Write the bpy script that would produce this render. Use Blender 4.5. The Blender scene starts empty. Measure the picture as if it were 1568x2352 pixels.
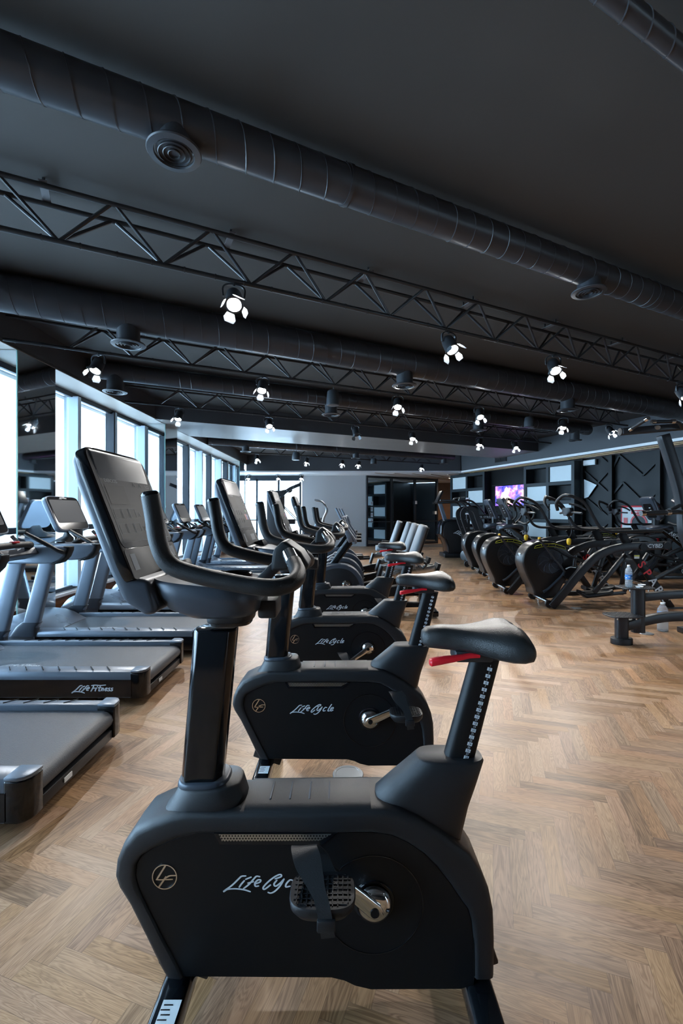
import bpy, bmesh, math, random
from mathutils import Vector, Matrix, Euler
random.seed(7)
R = math.radians
sc = bpy.context.scene
COL = sc.collection
# ---------------------------------------------------------------- camera
CH = 1.33                       # eye height
FPX = 1045.0                    # focal length in pixels of the 1568 x 2352 frame
cam_d = bpy.data.cameras.new('camera'); cam = bpy.data.objects.new('camera', cam_d); COL.objects.link(cam)
cam.location = (0, 0, CH); cam.rotation_euler = (R(90), 0, 0)
cam_d.sensor_fit = 'VERTICAL'; cam_d.sensor_height = 36.0; cam_d.sensor_width = 24.0
cam_d.lens = 36.0*FPX/2352.0; cam_d.clip_start = 0.05; cam_d.clip_end = 200
sc.camera = cam
sc.view_settings.view_transform = 'Standard'; sc.view_settings.look = 'None'
sc.view_settings.gamma = 1.0; sc.view_settings.use_curve_mapping = False
sc.view_settings.exposure = 2.0
# ---------------------------------------------------------------- sky
SKY = 4.6
LAMP = 16.0
BULB = 60.0
w = bpy.data.worlds.new('sky'); sc.world = w; w.use_nodes = True
bg = w.node_tree.nodes['Background']
bg.inputs[0].default_value = (0.56, 0.78, 1.0, 1); bg.inputs[1].default_value = SKY

# ---------------------------------------------------------------- materials
def mat(name, col, rough=.5, metal=0., bump=0., bscale=200., var=0., vscale=3., spec=.5, coat=0., emit=None, es=0., trans=0., ior=1.45, rvar=.08):
    m = bpy.data.materials.new(name); m.use_nodes = True
    nt = m.node_tree; N = nt.nodes; L = nt.links; p = N['Principled BSDF']
    p.inputs['Base Color'].default_value = (*col, 1); p.inputs['Metallic'].default_value = metal
    p.inputs['Specular IOR Level'].default_value = spec; p.inputs['Coat Weight'].default_value = coat
    p.inputs['Coat Roughness'].default_value = .08
    p.inputs['Transmission Weight'].default_value = trans; p.inputs['IOR'].default_value = ior
    tc = N.new('ShaderNodeTexCoord'); no = N.new('ShaderNodeTexNoise'); no.inputs['Scale'].default_value = vscale; no.inputs['Detail'].default_value = 4
    L.new(tc.outputs['Object'], no.inputs['Vector'])
    mr = N.new('ShaderNodeMapRange'); mr.inputs[3].default_value = max(0.02, rough-rvar); mr.inputs[4].default_value = rough+rvar
    L.new(no.outputs['Fac'], mr.inputs[0]); L.new(mr.outputs[0], p.inputs['Roughness'])
    if var > 0:
        mx = N.new('ShaderNodeMix'); mx.data_type = 'RGBA'
        mx.inputs[6].default_value = (*[c*(1-var) for c in col], 1); mx.inputs[7].default_value = (*[min(1, c*(1+var)) for c in col], 1)
        L.new(no.outputs['Fac'], mx.inputs[0]); L.new(mx.outputs[2], p.inputs['Base Color'])
    if bump > 0:
        n2 = N.new('ShaderNodeTexNoise'); n2.inputs['Scale'].default_value = bscale; n2.inputs['Detail'].default_value = 3
        L.new(tc.outputs['Object'], n2.inputs['Vector'])
        b = N.new('ShaderNodeBump'); b.inputs['Strength'].default_value = bump; b.inputs['Distance'].default_value = .002
        L.new(n2.outputs['Fac'], b.inputs['Height']); L.new(b.outputs[0], p.inputs['Normal'])
    if emit:
        p.inputs['Emission Color'].default_value = (*emit, 1); p.inputs['Emission Strength'].default_value = es
    return m

CEIL = mat('ceiling_paint', (.050,.0445,.040), .62, bump=.25, bscale=9, var=.15, vscale=1.3)
FASC = mat('fascia_paint', (.058,.060,.066), .55, bump=.1, bscale=20, var=.08)
SOFF = mat('soffit_satin', (.44,.40,.35), .42, var=.06, vscale=1.5)
BEAM = mat('beam_satin', (.20,.182,.165), .42, var=.12, vscale=2.5)
WHITE = mat('white_paint', (.80,.80,.80), .5)
WARMW = mat('corridor_ceiling', (.62,.52,.44), .5)
GOLD = mat('gold_strip', (.42,.28,.14), .4, .3)
DUCT = mat('painted_duct', (.034,.036,.041), .36, bump=.1, bscale=40, var=.15)
TRUSS = mat('black_steel', (.022,.023,.026), .35, var=.1)
GALV = mat('dull_steel_plate', (.16,.16,.17), .45, .3)
PLA = mat('black_textured_plastic', (.010,.011,.0135), .38, bump=.35, bscale=900, var=.1)
PLB = mat('panel_black_satin', (.0045,.0048,.0058), .42, bump=.12, bscale=900, spec=.3)
GLOSS = mat('gloss_black_paint', (.006,.007,.009), .13, coat=.15, rvar=.03)
RUB = mat('black_rubber_grip', (.012,.013,.015), .42, bump=.4, bscale=500, var=.1)
VINYL = mat('saddle_vinyl', (.020,.021,.022), .34, bump=.5, bscale=420, var=.1)
GREYV = mat('grey_vinyl', (.135,.15,.165), .42, bump=.2, bscale=500)
SILV = mat('silver_grey_shell', (.17,.20,.245), .30, .35, bump=.1, bscale=900)
SHELL = mat('slate_shell', (.052,.062,.080), .33, .2, bump=.1, bscale=900)
ALU = mat('aluminium', (.55,.56,.57), .28, 1.)
CHROME = mat('chrome', (.80,.80,.80), .10, 1., rvar=.03)
DECALW = mat('white_decal', (.62,.66,.69), .4)
SCREEN = mat('dark_screen_glass', (.050,.056,.066), .46, spec=.18, rvar=.04)
SCREEN2 = mat('lower_console_glass', (.022,.024,.028), .34, spec=.25, rvar=.04)
SCR3 = mat('inner_screen_window', (.034,.039,.045), .45, spec=.18)
INKG = mat('faint_grey_print', (.42,.46,.50), .5)
RED = mat('red_plastic', (.62,.012,.022), .35)
REDD = mat('red_decal', (.60,.02,.03), .4)
BLUE = mat('blue_key', (.10,.18,.60), .4)
GREEN = mat('green_key', (.05,.38,.10), .4)
YEL = mat('yellow_plastic', (.85,.50,.02), .4)
YELD = mat('yellow_decal', (.62,.60,.04), .4)
BELT = mat('running_belt', (.062,.072,.086), .38, bump=.9, bscale=260, var=.12, vscale=60)
HOUS = mat('fan_housing_plastic', (.012,.013,.0145), .30, bump=.15, bscale=700)
WALLB = mat('black_wall_paint', (.0062,.0066,.0070), .48, spec=.3, bump=.15, bscale=8, var=.2)
CABF = mat('charcoal_cabinet', (.020,.026,.030), .45, spec=.35, var=.1)
GREYP = mat('grey_back_panel', (.42,.41,.41), .42)
FROST = mat('frosted_white_panel', (.66,.72,.73), .35, var=.05)
FRAME = mat('window_frame_dark', (.022,.028,.036), .35)
FRAMEL = mat('window_reveal_pale', (.46,.55,.62), .35)
SILL = mat('sill_white', (.66,.64,.62), .35)
MIRROR = mat('mirror_glass', (.78,.84,.86), .03, 1., rvar=.01)
WINGL = mat('back_glass', (.30,.33,.35), .03, 1., rvar=.01)
DISCM = mat('brushed_floor_disc', (.20,.22,.24), .35, .8)
BULBM = mat('lamp_lens', (1,1,1), .3, emit=(.93,.97,1.0), es=BULB)
FLAP = mat('barn_door_metal', (.12,.13,.14), .4, .2)
SPKR = mat('speaker_shell', (.040,.045,.052), .4)
CORW = mat('corridor_wood', (.16,.085,.045), .4, var=.3, vscale=6)
DARKF = mat('dark_floor_mat', (.02,.02,.022), .7)
PAPER = mat('white_sticker', (.70,.72,.72), .5)

def nodes_of(name):
    m = bpy.data.materials.new(name); m.use_nodes = True
    return m, m.node_tree.nodes, m.node_tree.links, m.node_tree.nodes['Principled BSDF']
def mnode(N, L, op, a, b=None, c=None):
    n = N.new('ShaderNodeMath'); n.operation = op
    for i, v in enumerate((a, b, c)):
        if v is None: continue
        if isinstance(v, (int, float)): n.inputs[i].default_value = v
        else: L.new(v, n.inputs[i])
    return n.outputs[0]
def wood_material(name, dark, mid, light, pw, pl, rough=.34):
    """oak boards: uv = metres along / across one board, colour attribute 'rnd' per board"""
    m, N, L, p = nodes_of(name)
    uv = N.new('ShaderNodeUVMap'); at = N.new('ShaderNodeAttribute'); at.attribute_name = 'rnd'
    sx = N.new('ShaderNodeSeparateXYZ'); L.new(uv.outputs[0], sx.inputs[0])
    sr = N.new('ShaderNodeSeparateColor'); L.new(at.outputs['Color'], sr.inputs[0])
    r1, r2, r3 = sr.outputs[0], sr.outputs[1], sr.outputs[2]
    cv = N.new('ShaderNodeCombineXYZ')
    L.new(mnode(N, L, 'MULTIPLY_ADD', sx.outputs[0], 1.6, mnode(N, L, 'MULTIPLY', r1, 37.)), cv.inputs[0])
    L.new(mnode(N, L, 'MULTIPLY', sx.outputs[1], 16.), cv.inputs[1]); L.new(mnode(N, L, 'MULTIPLY', r2, 91.), cv.inputs[2])
    n1 = N.new('ShaderNodeTexNoise'); n1.inputs['Scale'].default_value = 1.6; n1.inputs['Detail'].default_value = 3; n1.inputs['Distortion'].default_value = .9
    L.new(cv.outputs[0], n1.inputs['Vector'])
    rings = mnode(N, L, 'FRACT', mnode(N, L, 'MULTIPLY', n1.outputs['Fac'], mnode(N, L, 'MULTIPLY_ADD', r3, 9., 6.)))
    rings = mnode(N, L, 'ABSOLUTE', mnode(N, L, 'SUBTRACT', rings, .5))
    cf = N.new('ShaderNodeCombineXYZ')
    L.new(mnode(N, L, 'MULTIPLY_ADD', sx.outputs[0], 14., mnode(N, L, 'MULTIPLY', r2, 53.)), cf.inputs[0])
    L.new(mnode(N, L, 'MULTIPLY', sx.outputs[1], 620.), cf.inputs[1]); L.new(mnode(N, L, 'MULTIPLY', r1, 77.), cf.inputs[2])
    n2 = N.new('ShaderNodeTexNoise'); n2.inputs['Scale'].default_value = 1.; n2.inputs['Detail'].default_value = 2
    L.new(cf.outputs[0], n2.inputs['Vector'])
    f = mnode(N, L, 'MULTIPLY_ADD', rings, .62, mnode(N, L, 'MULTIPLY_ADD', n2.outputs['Fac'], .45, -.10))
    f = mnode(N, L, 'MULTIPLY_ADD', mnode(N, L, 'SUBTRACT', r3, .5), .44, f)
    cr = N.new('ShaderNodeValToRGB'); e = cr.color_ramp.elements
    e[0].position = 0.; e[0].color = (*dark, 1); e[1].position = 1.; e[1].color = (*light, 1)
    k = e.new(.42); k.color = (*mid, 1)
    L.new(f, cr.inputs[0])
    # joint lines
    a = mnode(N, L, 'MINIMUM', sx.outputs[1], mnode(N, L, 'SUBTRACT', pw, sx.outputs[1]))
    b = mnode(N, L, 'MINIMUM', sx.outputs[0], mnode(N, L, 'SUBTRACT', pl, sx.outputs[0]))
    g = mnode(N, L, 'LESS_THAN', mnode(N, L, 'MINIMUM', a, b), .0006)
    mx = N.new('ShaderNodeMix'); mx.data_type = 'RGBA'; L.new(mnode(N, L, 'MULTIPLY', g, .6), mx.inputs[0])
    L.new(cr.outputs[0], mx.inputs[6]); mx.inputs[7].default_value = (.05, .03, .018, 1)
    hs = N.new('ShaderNodeHueSaturation'); L.new(mx.outputs[2], hs.inputs['Color'])
    L.new(mnode(N, L, 'MULTIPLY_ADD', r2, .010, .494), hs.inputs['Hue']); L.new(mnode(N, L, 'MULTIPLY_ADD', r1, .18, .93), hs.inputs['Saturation'])
    L.new(hs.outputs[0], p.inputs['Base Color'])
    L.new(mnode(N, L, 'MULTIPLY_ADD', n2.outputs['Fac'], .16, rough-.06), p.inputs['Roughness'])
    bu = N.new('ShaderNodeBump'); bu.inputs['Strength'].default_value = .12; bu.inputs['Distance'].default_value = .001
    L.new(n2.outputs['Fac'], bu.inputs['Height']); L.new(bu.outputs[0], p.inputs['Normal'])
    p.inputs['Specular IOR Level'].default_value = .32
    return m
OAK = wood_material('oak_herringbone', (.140,.078,.040), (.345,.212,.122), (.53,.360,.225), .062, .372)
WALNUT = wood_material('brown_wood_wainscot', (.07,.026,.011), (.19,.075,.030), (.30,.14,.062), .062, .5, .3)

def perf_material():
    m, N, L, p = nodes_of('perforated_steel'); p.inputs['Metallic'].default_value = 1.; p.inputs['Roughness'].default_value = .3
    tc = N.new('ShaderNodeTexCoord'); s = N.new('ShaderNodeSeparateXYZ'); L.new(tc.outputs['Object'], s.inputs[0])
    px = mnode(N, L, 'MULTIPLY', s.outputs[0], 130.); pz = mnode(N, L, 'MULTIPLY', s.outputs[2], 150.)
    row = mnode(N, L, 'FLOOR', pz); off = mnode(N, L, 'MULTIPLY', mnode(N, L, 'MODULO', mnode(N, L, 'ABSOLUTE', row), 2.), .5)
    fx = mnode(N, L, 'SUBTRACT', mnode(N, L, 'FRACT', mnode(N, L, 'ADD', px, off)), .5); fz = mnode(N, L, 'SUBTRACT', mnode(N, L, 'FRACT', pz), .5)
    d = mnode(N, L, 'SQRT', mnode(N, L, 'ADD', mnode(N, L, 'MULTIPLY', fx, fx), mnode(N, L, 'MULTIPLY', fz, fz)))
    h = mnode(N, L, 'LESS_THAN', d, .33)
    mx = N.new('ShaderNodeMix'); mx.data_type = 'RGBA'; L.new(h, mx.inputs[0]); mx.inputs[6].default_value = (.62, .62, .6, 1); mx.inputs[7].default_value = (.004, .004, .005, 1)
    L.new(mx.outputs[2], p.inputs['Base Color'])
    L.new(mnode(N, L, 'SUBTRACT', 1., h), p.inputs['Metallic'])
    return m
PERF = perf_material()
def tv_material():
    m, N, L, p = nodes_of('television_picture'); p.inputs['Roughness'].default_value = .2
    tc = N.new('ShaderNodeTexCoord'); n = N.new('ShaderNodeTexNoise'); n.inputs['Scale'].default_value = 4.5; n.inputs['Detail'].default_value = 5; n.inputs['Distortion'].default_value = .6
    L.new(tc.outputs['Object'], n.inputs['Vector'])
    cr = N.new('ShaderNodeValToRGB'); e = cr.color_ramp.elements
    e[0].position = .30; e[0].color = (.02, .01, .18, 1); e[1].position = .78; e[1].color = (.95, .55, .35, 1)
    for q, c in ((.42, (.06, .05, .75, 1)), (.52, (.28, .10, .85, 1)), (.60, (.75, .30, .45, 1))):
        k = e.new(q); k.color = c
    L.new(n.outputs['Fac'], cr.inputs[0]); L.new(cr.outputs[0], p.inputs['Emission Color']); p.inputs['Emission Strength'].default_value = .75
    p.inputs['Base Color'].default_value = (.01, .01, .01, 1)
    return m
TV = tv_material()
TVMAN = mat('television_figure', (.05,.03,.02), .3, emit=(.75,.42,.33), es=.7, var=.3, vscale=20)
def glass_material():
    m, N, L, p = nodes_of('clear_window_glass'); N.remove(p)
    o = N['Material Output']; t = N.new('ShaderNodeBsdfTransparent'); g = N.new('ShaderNodeBsdfGlossy'); g.inputs['Roughness'].default_value = .02
    t.inputs[0].default_value = (.92, .97, 1, 1)
    fr = N.new('ShaderNodeFresnel'); fr.inputs[0].default_value = 1.45
    tc = N.new('ShaderNodeTexCoord'); n = N.new('ShaderNodeTexNoise'); n.inputs['Scale'].default_value = .7; L.new(tc.outputs['Object'], n.inputs['Vector'])
    mx = N.new('ShaderNodeMixShader'); L.new(mnode(N, L, 'MULTIPLY', fr.outputs[0], mnode(N, L, 'MULTIPLY_ADD', n.outputs['Fac'], .2, .8)), mx.inputs[0])
    L.new(t.outputs[0], mx.inputs[1]); L.new(g.outputs[0], mx.inputs[2]); L.new(mx.outputs[0], o.inputs[0])
    return m
GLASS = glass_material()
def bottle_material():
    m, N, L, p = nodes_of('clear_bottle_plastic'); p.inputs['Base Color'].default_value = (.80, .88, .93, 1)
    p.inputs['Roughness'].default_value = .08; p.inputs['Transmission Weight'].default_value = .75; p.inputs['IOR'].default_value = 1.2
    tc = N.new('ShaderNodeTexCoord'); wv = N.new('ShaderNodeTexWave'); wv.bands_direction = 'Z'; wv.inputs['Scale'].default_value = 14.
    L.new(tc.outputs['Object'], wv.inputs['Vector']); b = N.new('ShaderNodeBump'); b.inputs['Strength'].default_value = .5; b.inputs['Distance'].default_value = .003
    L.new(wv.outputs['Fac'], b.inputs['Height']); L.new(b.outputs[0], p.inputs['Normal'])
    return m
BOTTLE = bottle_material()
BLUEL = mat('blue_bottle_label', (.04,.22,.62), .35)

# ---------------------------------------------------------------- mesh helpers
def cr(pts, n=6):
    P = [Vector(p) for p in pts]; P = [P[0]*2-P[1]] + P + [P[-1]*2-P[-2]]; out = []
    for i in range(1, len(P)-2):
        a, b, c, d = P[i-1:i+3]
        for k in range(n):
            t = k/n
            out.append(.5*((2*b)+(c-a)*t+(2*a-5*b+4*c-d)*t*t+(3*b-a-3*c+d)*t**3))
    out.append(P[-2]); return out
def se(n, a, b, e=2.6):
    """superellipse outline, n points, half sizes a, b"""
    o = []
    for i in range(n):
        t = 2*math.pi*i/n; c, s = math.cos(t), math.sin(t)
        o.append((a*math.copysign(abs(c)**(2/e), c), b*math.copysign(abs(s)**(2/e), s)))
    return o
_txt = {}
def text_mesh(s, shear=0., bold=0.):
    k = (s, shear, bold)
    if k not in _txt:
        c = bpy.data.curves.new('t', 'FONT'); c.body = s; c.shear = shear; c.offset = bold; c.align_x = 'CENTER'; c.align_y = 'CENTER'; c.resolution_u = 3
        o = bpy.data.objects.new('t', c); me = bpy.data.meshes.new_from_object(o)
        _txt[k] = ([v.co.copy() for v in me.vertices], [tuple(p.vertices) for p in me.polygons])
        bpy.data.objects.remove(o); bpy.data.curves.remove(c); bpy.data.meshes.remove(me)
    return _txt[k]
class MB:
    def __init__(s): s.v = []; s.f = []
    def add(s, vs, fs, mx=None):
        o = len(s.v)
        s.v += [tuple(mx @ Vector(v)) if mx is not None else tuple(v) for v in vs]
        s.f += [tuple(i+o for i in f) for f in fs]; return s
    def box(s, c, d, rot=None):
        x, y, z = d[0]/2, d[1]/2, d[2]/2
        vs = [(a*x, b*y, e*z) for a in (-1, 1) for b in (-1, 1) for e in (-1, 1)]
        m = Matrix.Translation(c)
        if rot is not None: m = m @ (rot.to_4x4() if isinstance(rot, Matrix) else Euler(rot).to_matrix().to_4x4())
        return s.add(vs, [(0,1,3,2),(4,6,7,5),(0,4,5,1),(2,3,7,6),(0,2,6,4),(1,5,7,3)], m)
    def bar(s, a, b, wd, ht, up=(0, 0, 1)):
        """rectangular bar from a to b"""
        a, b = Vector(a), Vector(b); d = (b-a); L = d.length; d.normalize(); u = Vector(up)
        r = d.cross(u)
        if r.length < 1e-4: r = d.cross(Vector((1, 0, 0)))
        r.normalize(); u = r.cross(d)
        m = Matrix((d, r, u)).transposed().to_4x4(); m.translation = (a+b)/2
        return s.add([(i*L/2, j*wd/2, k*ht/2) for i in (-1, 1) for j in (-1, 1) for k in (-1, 1)], [(0,1,3,2),(4,6,7,5),(0,4,5,1),(2,3,7,6),(0,2,6,4),(1,5,7,3)], m)
    def loops(s, L, cap=True, closed=False):
        n = len(L[0]); o = len(s.v); k = len(L)
        for l in L: s.v += [tuple(p) for p in l]
        for i in range(k if closed else k-1):
            a, b = o+i*n, o+((i+1) % k)*n
            for j in range(n):
                j2 = (j+1) % n; s.f.append((a+j, a+j2, b+j2, b+j))
        if cap and not closed:
            s.f.append(tuple(o+i for i in range(n))[::-1]); s.f.append(tuple(o+(k-1)*n+i for i in range(n)))
        return s
    def tube(s, pts, r, seg=12, prof=None, radii=None, closed=False, up=None):
        P = [Vector(p) for p in pts]; n = len(P); L = []; prof = prof or [(math.cos(2*math.pi*i/seg), math.sin(2*math.pi*i/seg)) for i in range(seg)]
        if not prof is None and prof and isinstance(r, tuple): pass
        prev = None
        for i in range(n):
            if closed: t = P[(i+1) % n]-P[i-1]
            else: t = P[min(i+1, n-1)]-P[max(i-1, 0)]
            t.normalize()
            if prev is None:
                u = Vector(up) if up else (Vector((0, 0, 1)) if abs(t.z) < .9 else Vector((0, 1, 0)))
            else: u = prev
            u = (u-t*u.dot(t)).normalized(); prev = u; v = t.cross(u)
            rr = radii[i] if radii else r
            ra, rb = (rr if isinstance(rr, tuple) else (rr, rr))
            L.append([P[i]+v*(a*ra)+u*(b*rb) for a, b in prof])
        return s.loops(L, closed=closed)
    def cyl(s, a, b, r, r2=None, seg=20): return s.tube([a, b], r, seg, radii=[r, r if r2 is None else r2])
    def lathe(s, prof, c=(0, 0, 0), axis='z', seg=28, sx=1., sy=1., ring=False):
        L = []
        for r, h in prof:
            l = []
            for i in range(seg):
                t = 2*math.pi*i/seg; a, b = r*math.cos(t)*sx, r*math.sin(t)*sy
                l.append({'z': (c[0]+a, c[1]+b, c[2]+h), 'y': (c[0]+a, c[1]+h, c[2]-b), 'x': (c[0]+h, c[1]+a, c[2]+b)}[axis])
            L.append(l)
        return s.loops(L, closed=ring)
    def prism(s, poly, y0, y1):
        """polygon in x,z pushed from y0 to y1"""
        return s.loops([[(x, y0, z) for x, z in poly], [(x, y1, z) for x, z in poly]])
    def slab(s, poly, z0, z1): return s.loops([[(x, y, z0) for x, y in poly], [(x, y, z1) for x, y in poly]])
    def strokes(s, st, wd, fn, th=.0012, yoff=0.):
        """calligraphic strokes laid on a plane: fn(x, y) -> 3d point, th pushes along normal"""
        for ln in st:
            P = [Vector(p) for p in cr([(a, b, 0) for a, b in ln], 4)]
            n = len(P); L = []; R_ = []
            for i in range(n):
                t = (P[min(i+1, n-1)]-P[max(i-1, 0)]).normalized(); nn = Vector((-t.y, t.x, 0))
                k = wd/2*(.75+.25*abs(nn.x)) * (.8 if i in (0, n-1) else 1)
                e = t*(wd*.3 if i == n-1 else (-wd*.3 if i == 0 else 0))
                L.append(P[i]+nn*k+e); R_.append(P[i]-nn*k+e)
            o = len(s.v)
            for a, b in zip(L, R_): s.v += [tuple(fn(a.x, a.y)), tuple(fn(b.x, b.y))]
            for i in range(n-1): s.f.append((o+2*i, o+2*i+1, o+2*i+3, o+2*i+2))
        return s
    def text(s, t, size, mx, shear=0., bold=0.):
        v, f = text_mesh(t, shear, bold); return s.add(v, f, mx @ Matrix.Scale(size, 4))
    def build(s, name, m, parent=None, bevel=0., seg=2, smooth=38, loc=None, sub=0):
        me = bpy.data.meshes.new(name); me.from_pydata(s.v, [], s.f)
        bm = bmesh.new(); bm.from_mesh(me)
        bmesh.ops.recalc_face_normals(bm, faces=bm.faces)
        if bevel > 0:
            ed = [e for e in bm.edges if len(e.link_faces) == 2 and e.calc_face_angle(0) > R(28)]
            bmesh.ops.bevel(bm, geom=ed, offset=bevel, segments=seg, profile=.5, affect='EDGES', clamp_overlap=True)
        bm.to_mesh(me); bm.free()
        if smooth:
            for p in me.polygons: p.use_smooth = True
            me.set_sharp_from_angle(angle=R(smooth))
        me.materials.append(m)
        o = bpy.data.objects.new(name, me); COL.objects.link(o)
        if parent: o.parent = parent
        if loc: o.location = loc
        return o
def YZ(x, y, z, face='-y', rot=0.):
    """matrix that puts flat text (xy plane) at a point facing -y / +x / -x / +z"""
    m = {'-y': Matrix.Rotation(R(90), 4, 'X'), '+x': Matrix.Rotation(R(90), 4, 'Z') @ Matrix.Rotation(R(90), 4, 'X'),
         '-x': Matrix.Rotation(R(-90), 4, 'Z') @ Matrix.Rotation(R(90), 4, 'X'), '+z': Matrix.Identity(4)}[face]
    return Matrix.Translation((x, y, z)) @ m @ Matrix.Rotation(rot, 4, 'Z')
def tag(o, label, cat, group=None, kind=None):
    o['label'] = label; o['category'] = cat
    if group: o['group'] = group
    if kind: o['kind'] = kind
    return o
def struct(o, label=None, cat='structure'):
    o['kind'] = 'structure'
    if label: o['label'] = label
    o['category'] = cat; return o
def thing(name, loc, label, cat, group=None, rz=0.):
    o = bpy.data.objects.new(name, None); COL.objects.link(o); o.location = loc; o.rotation_euler.z = rz; o.empty_display_size = .1
    return tag(o, label, cat, group)
def copy_tree(o, parent=None):
    c = o.copy(); COL.objects.link(c)
    if parent: c.parent = parent
    for ch in list(o.children): copy_tree(ch, c)
    return c
def clone(o, loc, label, rz=None):
    c = copy_tree(o); c.location = loc; c['label'] = label
    if rz is not None: c.rotation_euler.z = rz
    return c
def at(px, py, Y): return Vector(((px-784)*Y/FPX, Y, CH-(py-1176)*Y/FPX))
# ================================================================ SETTING
U = Vector((.8944, .4472, 0)); NV = Vector((-.4472, .8944, 0))      # building grid, turned 26.6 degrees from the machines
ZC = 3.35; ZS = 3.0; ZL = 2.74
def uq(s_, q, z=0.): v = U*s_+NV*q; return Vector((v.x, v.y, z))
def s_at_x(x, q): return (x+.4472*q)/.8944
FA, FB = Vector((4.2, 16.3)), Vector((10.9, -4.17))      # right fascia line
def s_at_f(q):
    d = FB-FA; # point s*U+q*N on line
    ux, uy = U.x, U.y; bx, by = FA.x-NV.x*q, FA.y-NV.y*q
    det = ux*(-d.y)-uy*(-d.x); return (bx*(-d.y)-by*(-d.x))/det
# ---- floor (oak herringbone, one mesh; columns run along the building grid)
PW, PL = .062, .372
def make_floor():
    vs, fs, uvs, rn = [], [], [], []
    d1 = Vector((math.cos(R(26.565-45)), math.sin(R(26.565-45)))); d2 = Vector((-d1.y, d1.x))
    k6 = 6
    # classic herringbone on a unit grid of PW: horizontal boards (6x1) and vertical boards (1x6)
    def inside(x, y): return -3.72 < x < 11.6 and -4.2 < y < 22.8
    # lattice: board H at origin covers [0,6]x[0,1]; V covers [0,1]x[1,7]; shift (1,1) ; period (6,-6)... -> (12,0)~
    for j in range(-300, 330):
        for i in range(-48, 26):
            ox, oy = j+i*6, j-i*6
            for o in (0, 1):
                if o == 0: x0, y0, w_, h_ = ox, oy, 6, 1
                else: x0, y0, w_, h_ = ox, oy+1, 1, 6
                c = (d1*(x0+w_/2)+d2*(y0+h_/2))*PW
                if not inside(c.x, c.y): continue
                n = len(vs)
                for (a, b) in ((0, 0), (w_, 0), (w_, h_), (0, h_)):
                    p = (d1*(x0+a)+d2*(y0+b))*PW; vs.append((p.x, p.y, 0))
                fs.append((n, n+1, n+2, n+3))
                if o == 0: uvs += [(0, 0), (PL, 0), (PL, PW), (0, PW)]
                else: uvs += [(0, 0), (0, PW), (PL, PW), (PL, 0)]
                r = (random.random(), random.random(), random.betavariate(2.2, 2.2), 1.)
                rn += [r]*4
    me = bpy.data.meshes.new('floor'); me.from_pydata(vs, [], fs)
    uv = me.uv_layers.new(name='UVMap'); uv.data.foreach_set('uv', [c for p in uvs for c in p])
    ca = me.color_attributes.new('rnd', 'FLOAT_COLOR', 'CORNER'); ca.data.foreach_set('color', [c for p in rn for c in p])
    me.materials.append(OAK); o = bpy.data.objects.new('floor', me); COL.objects.link(o)
    struct(o, 'light oak herringbone parquet floor', 'floor')
    return len(fs)
make_floor()
o = MB().slab([(-4.6, -4.6), (12.6, -4.6), (12.6, 24), (-4.6, 24)], -.2, -.004).build('trim_1', DARKF); struct(o, 'dark screed under the parquet boards', 'floor')
# ---- ceiling slabs
o = MB().slab([(-4.4, -4.5), (12, -4.5), (12, 17), (-4.4, 17)], ZC, ZC+.2).build('ceiling', CEIL); struct(o, 'dark grey painted plaster ceiling', 'ceiling')
# left soffit over the windows, with its dark inner face
mb = MB().box((-3.73, 6.0, ZS+.02), (.78, 20.6, .04)); o = mb.build('trim_2', SOFF); struct(o, 'pale satin soffit strip above the left windows', 'soffit')
o = MB().box((-3.355, 6.0, ZS+.19), (.03, 20.6, .36)).build('trim_3', FASC); struct(o, 'dark fascia above the left soffit strip', 'fascia')
# cross beam with satin underside
q0, q1 = 8.8, 10.45
pl = [uq(s_at_x(-3.36, q0), q0), uq(s_at_f(q0)+.15, q0), uq(s_at_f(q1)+.15, q1), uq(s_at_x(-3.36, q1), q1)]
o = MB().slab([(p.x, p.y) for p in pl], ZS+.006, ZC+.01).build('trim_4', FASC); struct(o, 'dark dropped ceiling beam across the hall', 'beam')
o = MB().slab([(p.x, p.y) for p in pl], ZS, ZS+.005).build('trim_5', BEAM); struct(o, 'grey satin underside of the dropped beam', 'beam')
# right fascia and back fascia
d = (FB-FA).normalized(); nr = Vector((d.y, -d.x)); nr = nr if nr.x > 0 else -nr
def strip(A, B, wd, z0, z1, name, m): 
    dd = (B-A).normalized(); nn = Vector((-dd.y, dd.x))
    nn = nn if (nn.x > 0 or (abs(nn.x) < .01 and nn.y > 0)) else -nn
    return MB().slab([tuple(A), tuple(B), tuple(B+nn*wd), tuple(A+nn*wd)], z0, z1).build(name, m)
o = strip(FA, FB, .12, ZL+.05, ZC, 'trim_6', FASC); struct(o, 'dark fascia along the right side ceiling', 'fascia')
o = strip(FA-nr*.012, FB-nr*.012, .16, ZL-.012, ZL+.045, 'trim_7', WHITE); struct(o, 'white edge moulding of the right side ceiling', 'moulding')
o = MB().slab([tuple(FA+nr*.14), tuple(FB+nr*.14), (12, -4.2), (12, 17), (6, 17), (4.3, 16.4)], ZL, ZL+.06).build('trim_8', WHITE); struct(o, 'white lowered ceiling over the right side', 'ceiling')
mb = MB()
for k in (.22, .46):
    a = FA+nr*k; b = FB+nr*k; mb.bar((a.x, a.y, ZL-.012), (b.x, b.y, ZL-.012), .035, .02)
o = mb.build('trim_9', GOLD); struct(o, 'gold coloured strips in the right side ceiling', 'trim')
o = MB().box((.42, 16.2, (ZL+ZC)/2+.02), (7.6, .12, ZC-ZL-.04)).build('trim_10', FASC); struct(o, 'dark fascia at the far end of the hall', 'fascia')
o = MB().slab([(-3.9, 16.13), (4.25, 16.13), (6.1, 17.2), (6.5, 23.5), (-3.9, 23.5)], ZL, ZL+.05).build('trim_11', WHITE); struct(o, 'white lowered ceiling at the far end', 'ceiling')
mb = MB()
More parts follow.
